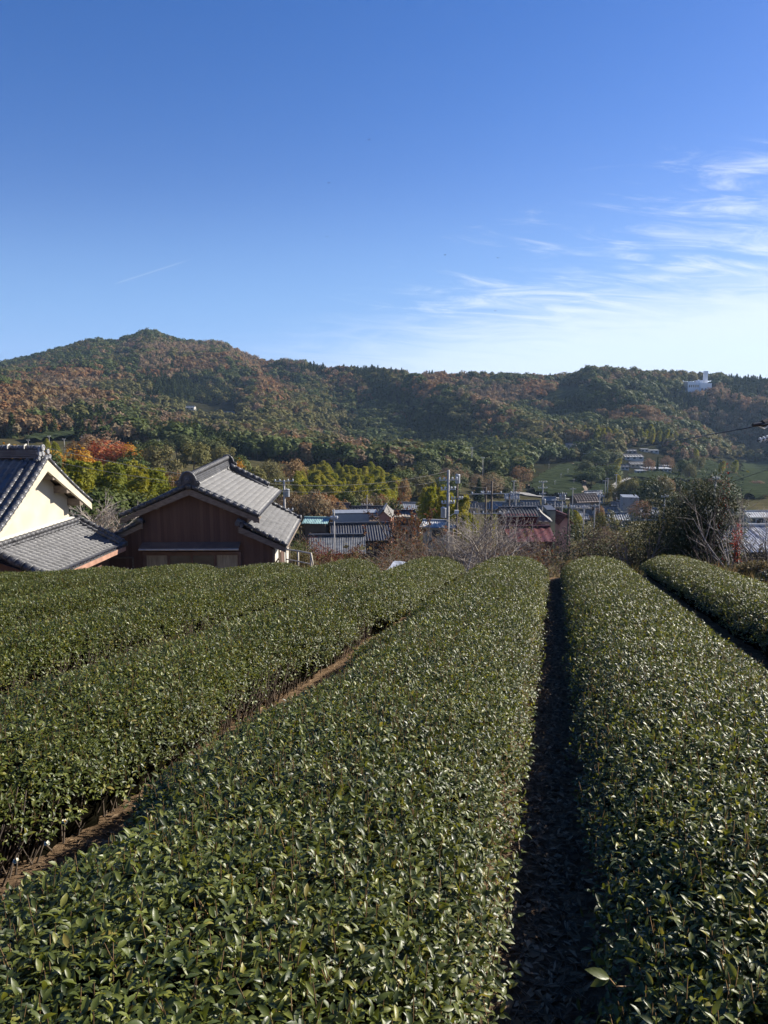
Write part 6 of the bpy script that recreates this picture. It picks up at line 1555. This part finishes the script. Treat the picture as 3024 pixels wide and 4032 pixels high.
# rust and red shrubs just past the left rows
for i, (a, t, Y, m_, lab) in enumerate([(318, 552, 30, mt_gbr, 'brownish green shrub right of the railing'), (334, 552, 29, mt_redl, 'dark red brown shrub at the end of the tea row right of the railing'), (346, 549, 31, mt_gbr, 'olive brown shrub under the blue grey corrugated roof'), (362, 546, 31, mt_grey, 'grey green shrub under the charcoal roof wall'),
        (376, 549, 29, mt_grey, 'dull green shrub between two rust shrubs'), (392, 544, 28, mt_dry, 'rust orange shrub below the charcoal roof corner'), (404, 551, 26, mt_dry, 'low rust shrub by the white sheet at the row end'), (304, 546, 36, mt_gbr, 'tall brown green shrub behind the railing'), (328, 545, 37, mt_redl, 'wine red shrub below the blue grey corrugated roof'), (350, 541, 40, mt_dry, 'rusty shrub at the right end of the blue grey roof'), (312, 528, 60, mt_redl, 'dark red leaved tree by the turquoise lean-to'), (296, 530, 58, mt_ever, 'small dark green tree right of the wooden house eave')]):
    x, y = pos(a, Y); h = max(1.0, hgt(a, t, Y)); leafy('shrub', lab, 'shrub', x, y, h, max(1.5, h * .8), m_, 2200, .06 * Y / 28, .5, seed=100 + i, twigs=60)
# railing at the right of the wooden house
rl = empty('railing', (0, 0, 0), 0, 'pale metal handrail past the wooden house at the end of a tea row', 'railing')
pts = [at(286, 549.5, 27.5), at(298, 551, 25.8), at(311, 553.5, 24.6)]
lo = [p - Vector((0, 0, .36)) for p in pts]
m_rail = basic('cream painted rail', (.55, .50, .40), (.42, .37, .28), .5, 6)
m = MB(); m.poly(pts, .03, 8); m.build('top_rail', m_rail, rl, True); m = MB(); m.poly(lo, .022, 8); m.build('lower_rail', m_rail, rl, True)
for p in (pts[1], pts[2], pts[0]):
    m = MB(); m.tube(p - Vector((0, 0, .95)), p, .03, .03, 8); m.build('post', m_rail, rl, True)
m = MB(); m.tube(pts[2], pts[2] + Vector((.1, -.1, -.55)), .028, .028, 8); m.build('end_leg', m_rail, rl, True)
# white sheet between two rows
_x, _y = to_world(Q0 - 2 * ROW_PITCH, 17.9); e = empty('plastic_sheet', (_x, _y, float(field_z(np.array(_x), np.array(_y))) + .06), R(-13), 'crumpled whitish sheet lying at the far end between two tea rows', 'sheet')
Xm, Ym = np.meshgrid(np.linspace(-.2, .2, 26), np.linspace(-.9, .9, 40)); Zm = .10 * fbm(Xm * 3 + 5, Ym * 3, 4) + .12 + .05 * Ym; i = (np.arange(39)[:, None] * 26 + np.arange(25)[None]).ravel()
np_obj('sheet', np.stack([Xm, Ym, Zm], -1).reshape(-1, 3), np.stack([i, i + 1, i + 27, i + 26], 1), basic('whitish crumpled sheet', (.36, .38, .42), (.26, .28, .31), .5, 4), e, True)
# hedge smothered in dead vines, right of the dark path
Y = 25.2; x, y = pos(606, Y); h = hgt(603, 521, Y)
e = leafy('vine_covered_hedge', 'dark rounded hedge smothered in brown dead vines at the end of the dark path', 'hedge', x, y, h * 1.32, 4.1, mt_dk, 24000, .06, .5, 18, seed=201, d=2.0, zc=.42, inner=.5)
rv = np.random.default_rng(9); segs = []
for i in range(330):
    a = rv.uniform(0, 6.283); b = rv.random() ** .6; p = np.array([math.cos(a) * b * 1.35 - .15, math.sin(a) * b * .85 - .15, h * (.95 - .38 * b * b) + rv.normal(0, .06)]); t = rv.normal(0, 1, 3); t[2] *= .5; t /= np.linalg.norm(t)
    for j in range(5):
        q = p + t * .14; segs.append((tuple(p), tuple(q), .006, .0055)); p = q; t = t + rv.normal(0, .55, 3); t[2] -= .12; t /= np.linalg.norm(t)
tv, tf = tubes_np(segs, 4); np_obj('vines', tv, tf, m_vine, e, True)
x, y = pos(641, 23.8); leafy('shrub', 'small sunlit glossy shrub at the right foot of the vine covered hedge', 'shrub', x, y, hgt(640, 540, 23.8), 1.3, mt_dk, 3000, .06, .5, 8, seed=203)
x, y = pos(640, 24.6); bare('slim bare sapling between the hedge and the dark bamboo bush', x, y, hgt(640, 508, 24.6), m_pale, 44, .55, 3, r=.03, n_main=3, leaf=leaf_mat('last yellow leaves', [(.30, .24, .03), (.16, .19, .04)], .7, .3), nleaf=150)
x, y = pos(630, 26); leafy('shrub', 'yellow green leafy sprig rising behind the vine covered hedge', 'shrub', x, y, hgt(628, 512, 26), 1.4, mt_olive, 900, .08, .5, 8, seed=204, zc=.6)
# dark bamboo bush
Y = 24.6; x, y = pos(688, Y); h = hgt(688, 497, Y)
e = leafy('dwarf_bamboo', 'big dark bamboo bush with narrow grey green leaves, behind the rightmost tea row', 'bamboo', x, y, h * 1.3, 4.3, mt_bb, 42000, .10, .22, 20, droop=.6, seed=301, d=2.2, zc=.44, inner=.5, long=True)
x, y = pos(676, 25.4); leafy('dwarf_bamboo', 'second bamboo bush filling the left back of the big dark one', 'bamboo', x, y, hgt(672, 505, 25.4), 2.2, mt_bb, 7000, .11, .17, 12, droop=.75, seed=302, zc=.5, long=True)
x, y = pos(697, 25.6); bare('bare twisted branches sticking up behind the big dark bamboo bush', x, y, hgt(704, 480, 25.6), m_pale, 61, .45, 3, r=.035, n_main=3, lean=(.06, 0))
x, y = pos(720, 24.4); leafy('shrub', 'scarlet leaved sprig at the right side of the big bamboo bush', 'shrub', x, y, hgt(720, 508, 24.4), .5, mt_scar, 420, .07, .35, 6, seed=303, zc=.82, droop=.8)
# right hand tangle
for i, (a, t, Y, sd_, lab, ln_) in enumerate([(728, 468, 23, 71, 'tall bare tree with dark leaning limb before the white corrugated roof', .55), (748, 486, 22, 73, 'bare tree with pale twigs second from the right edge', .3), (775, 470, 21.5, 75, 'bare tree leaning in from the right edge', -.4), (790, 455, 25, 77, 'tallest bare tree, mostly past the right edge', -.5)]):
    x, y = pos(a, Y); bare(lab, x, y, hgt(a, t, Y), m_pale if i % 2 else m_dbr, sd_, .8, 3, r=.032, n_main=4, kids=(2, 3), lean=(ln_, 0))
for i, (a, t, Y, m_, w) in enumerate([(708, 548, 23, mt_bb, 1.4), (722, 552, 22, mt_grey, 1.5), (735, 558, 21, mt_grey, 1.5), (746, 562, 20, mt_dk, 1.4), (758, 560, 20, mt_grey, 1.6), (770, 566, 19, mt_dk, 1.5), (765, 552, 23, mt_gbr, 1.8), (782, 560, 20, mt_grey, 1.8), (740, 548, 25, mt_gbr, 2.0), (716, 544, 26, mt_gbr, 1.6), (760, 590, 16.5, mt_gbr, .9), (772, 600, 15.5, mt_dk, 1.0), (745, 580, 18.2, mt_grey, 1.0)]):
    x, y = pos(a, Y); leafy('shrub', '%s right of the tea rows, %s' % ({mt_bb: 'narrow leaved shrub', mt_grey: 'grey green weedy shrub', mt_dk: 'dark glossy shrub', mt_gbr: 'brownish twiggy shrub', mt_redl: 'low red brown shrub'}[m_], ['nearest the bamboo bush', 'second from the bamboo bush', 'under the leaning limb', 'in front of the small roof', 'before the large roof', 'cut by the right edge low down', 'high at the right edge', 'outermost at the right edge', 'under the large white roof', 'behind the bamboo bush foot', 'lowest at the right', 'nearest at the right edge', 'at the row flank'][i]), 'shrub', x, y, max(.7, hgt(a, t, Y)), w, m_, 1800, .065, .45, seed=400 + i, twigs=70)
x, y = pos(734, 21.6); leafy('shrub', 'small red berried looking sprig under the white corrugated roof', 'shrub', x, y, hgt(733, 536, 21.6), .5, mt_scar, 350, .05, .4, 6, seed=430, zc=.75)
# tufts of dry grass on the bank and at the row ends
n = 9000
rg_ = np.random.default_rng(77); gx = rg_.uniform(-14, 15, n); off_ = rg_.exponential(1.6, n); ed = np.interp(gx, [-30, -12, -8.4, -6.4, -4.4, -2.4, -.6, 1.4, 3.1, 5, 7.3, 12, 30], [17, 17.8, 18.5, 18.9, 19.2, 19.4, 19, 18.9, 18.3, 18.3, 19.6, 20, 20]); gy = ed + .2 + off_
sx_ = rg_.random(n) < .3; gy = np.where(sx_, rg_.uniform(9, 23, n), gy); qq = np.where(sx_, 3.75 + rg_.exponential(.8, n), 0); gx = np.where(sx_, (qq + gy * SN / CS * CS * 0 + gy * SN) / CS, gx)
gzv = ground(gx, gy); C = np.stack([gx, gy, gzv], 1); T = rg_.normal(0, .45, (n, 3)); T[:, 2] = 1; T /= np.linalg.norm(T, axis=1, keepdims=True); Nn = rg_.normal(0, 1, (n, 3)); Nn -= T * (Nn * T).sum(1, keepdims=True); Nn /= np.linalg.norm(Nn, axis=1, keepdims=True)
V, F = leaf_blades(C, T, Nn, rg_.uniform(.12, .45, n), np.full(n, .014), ST_MID, .1, .5); tag(np_obj('grass', V, F, mt_grass), 'dry grass on the bank round the tea field', kind='stuff')
# brushwood on the slope down to the village
n = 5200; gy = rg_.uniform(27, 150, n) ; gx = gy * rg_.uniform(-.12, .62, n); gzv = ground(gx, gy)
C = np.stack([gx, gy, gzv + rg_.uniform(.1, 1.4, n)], 1); V, F = sprays(np.repeat(C, 6, 0) + rg_.normal(0, .35, (n * 6, 3)), np.tile(np.array([[0, 0, .8]]), (n * 6, 1)), .34, r=rg_)
tag(np_obj('brushwood', V, F, mt_gbr), 'brown scrub covering the slope between field and village', kind='stuff')
# ------------------------------------------------------------------ birds, distant mountain, air
m_bird = basic('dark bird', (.02, .02, .022), (.012, .012, .013), .8, 5)
for i, (a, b, lab) in enumerate([(369, 140, 'tiny dark bird, highest in the middle of the sky'), (329, 183, 'tiny dark bird left of and below the highest one'), (327, 237, 'tiny dark bird alone in the middle of the blue sky'), (445, 255, 'tiny dark bird at the left end of the cirrus streaks'), (498, 258, 'tiny dark bird just right of the left cirrus bird'), (495, 311, 'tiny dark bird lowest, above the right ridge')]):
    p = at(a, b, 150 + 20 * (i % 3)); e = empty('bird', p, random.uniform(0, 6), lab, 'bird', 'birds in the sky'); e.scale = (.55,) * 3
    m = MB(); m.tube((-.28, 0, 0), (-.05, 0, .02), .03, .085, 8); m.tube((-.05, 0, .02), (.14, 0, .03), .085, .06, 8); m.tube((.14, 0, .03), (.26, 0, .05), .06, .03, 8); m.prism([(-.28, -.03, 0), (-.50, -.09, 0), (-.50, .09, 0), (-.28, .03, 0)], (0, 0, .015)); m.build('body', m_bird, e)
    for s in (-1, 1):
        m = MB(); m.prism([(.10, s * .05, .05), (.16, s * .32, .17), (.02, s * .75, .10), (-.10, s * .34, .15), (-.12, s * .05, .05)], (0, 0, .018)); m.build('wing', m_bird, e)
# a blue ridge far behind the works
xs = np.linspace(at(690, 380, 3800).x, at(790, 380, 3800).x, 60); ys = np.linspace(3800, 5200, 20)
Xm, Ym = np.meshgrid(xs, ys); u = (Xm - xs[0]) / (xs[-1] - xs[0])
topz = np.interp(CX + F_PX * Xm / Ym, [690, 715, 723, 730, 738, 744, 750, 790], [386, 381, 375.5, 374, 374.8, 376.5, 381, 386]); pk = 1 - np.abs((Ym - 4400) / 600)
Zm = gz(topz) * Ym + CAM_Z + 12 * (fbm(Xm / 60, Ym / 90, 3) - .5) - (1 - np.clip(pk, 0, 1)) * 160
i = (np.arange(19)[:, None] * 60 + np.arange(59)[None]).ravel()
m_fh = basic('distant wooded mountain', (.04, .055, .035), (.025, .035, .022), .95, .02, 8)
tag(np_obj('distant_mountain', np.stack([Xm, Ym, Zm], -1).reshape(-1, 3), np.stack([i, i + 1, i + 61, i + 60], 1), m_fh, smooth=True), 'blue wooded mountain far behind the works', kind='structure')
# air: one closed box round everything
hz = MB(); hz.box(-3200, 3200, -120, 5400, -420, 330)
hm, nt, out = new_mat('haze'); v = N(nt, 'ShaderNodeVolumePrincipled'); v.inputs['Color'].default_value = (.50, .72, 1.0, 1); v.inputs['Density'].default_value = .000075; v.inputs['Anisotropy'].default_value = .2
nt.links.new(v.outputs[0], out.inputs['Volume'])
tag(hz.build('haze', hm), 'thin blue air', kind='stuff')
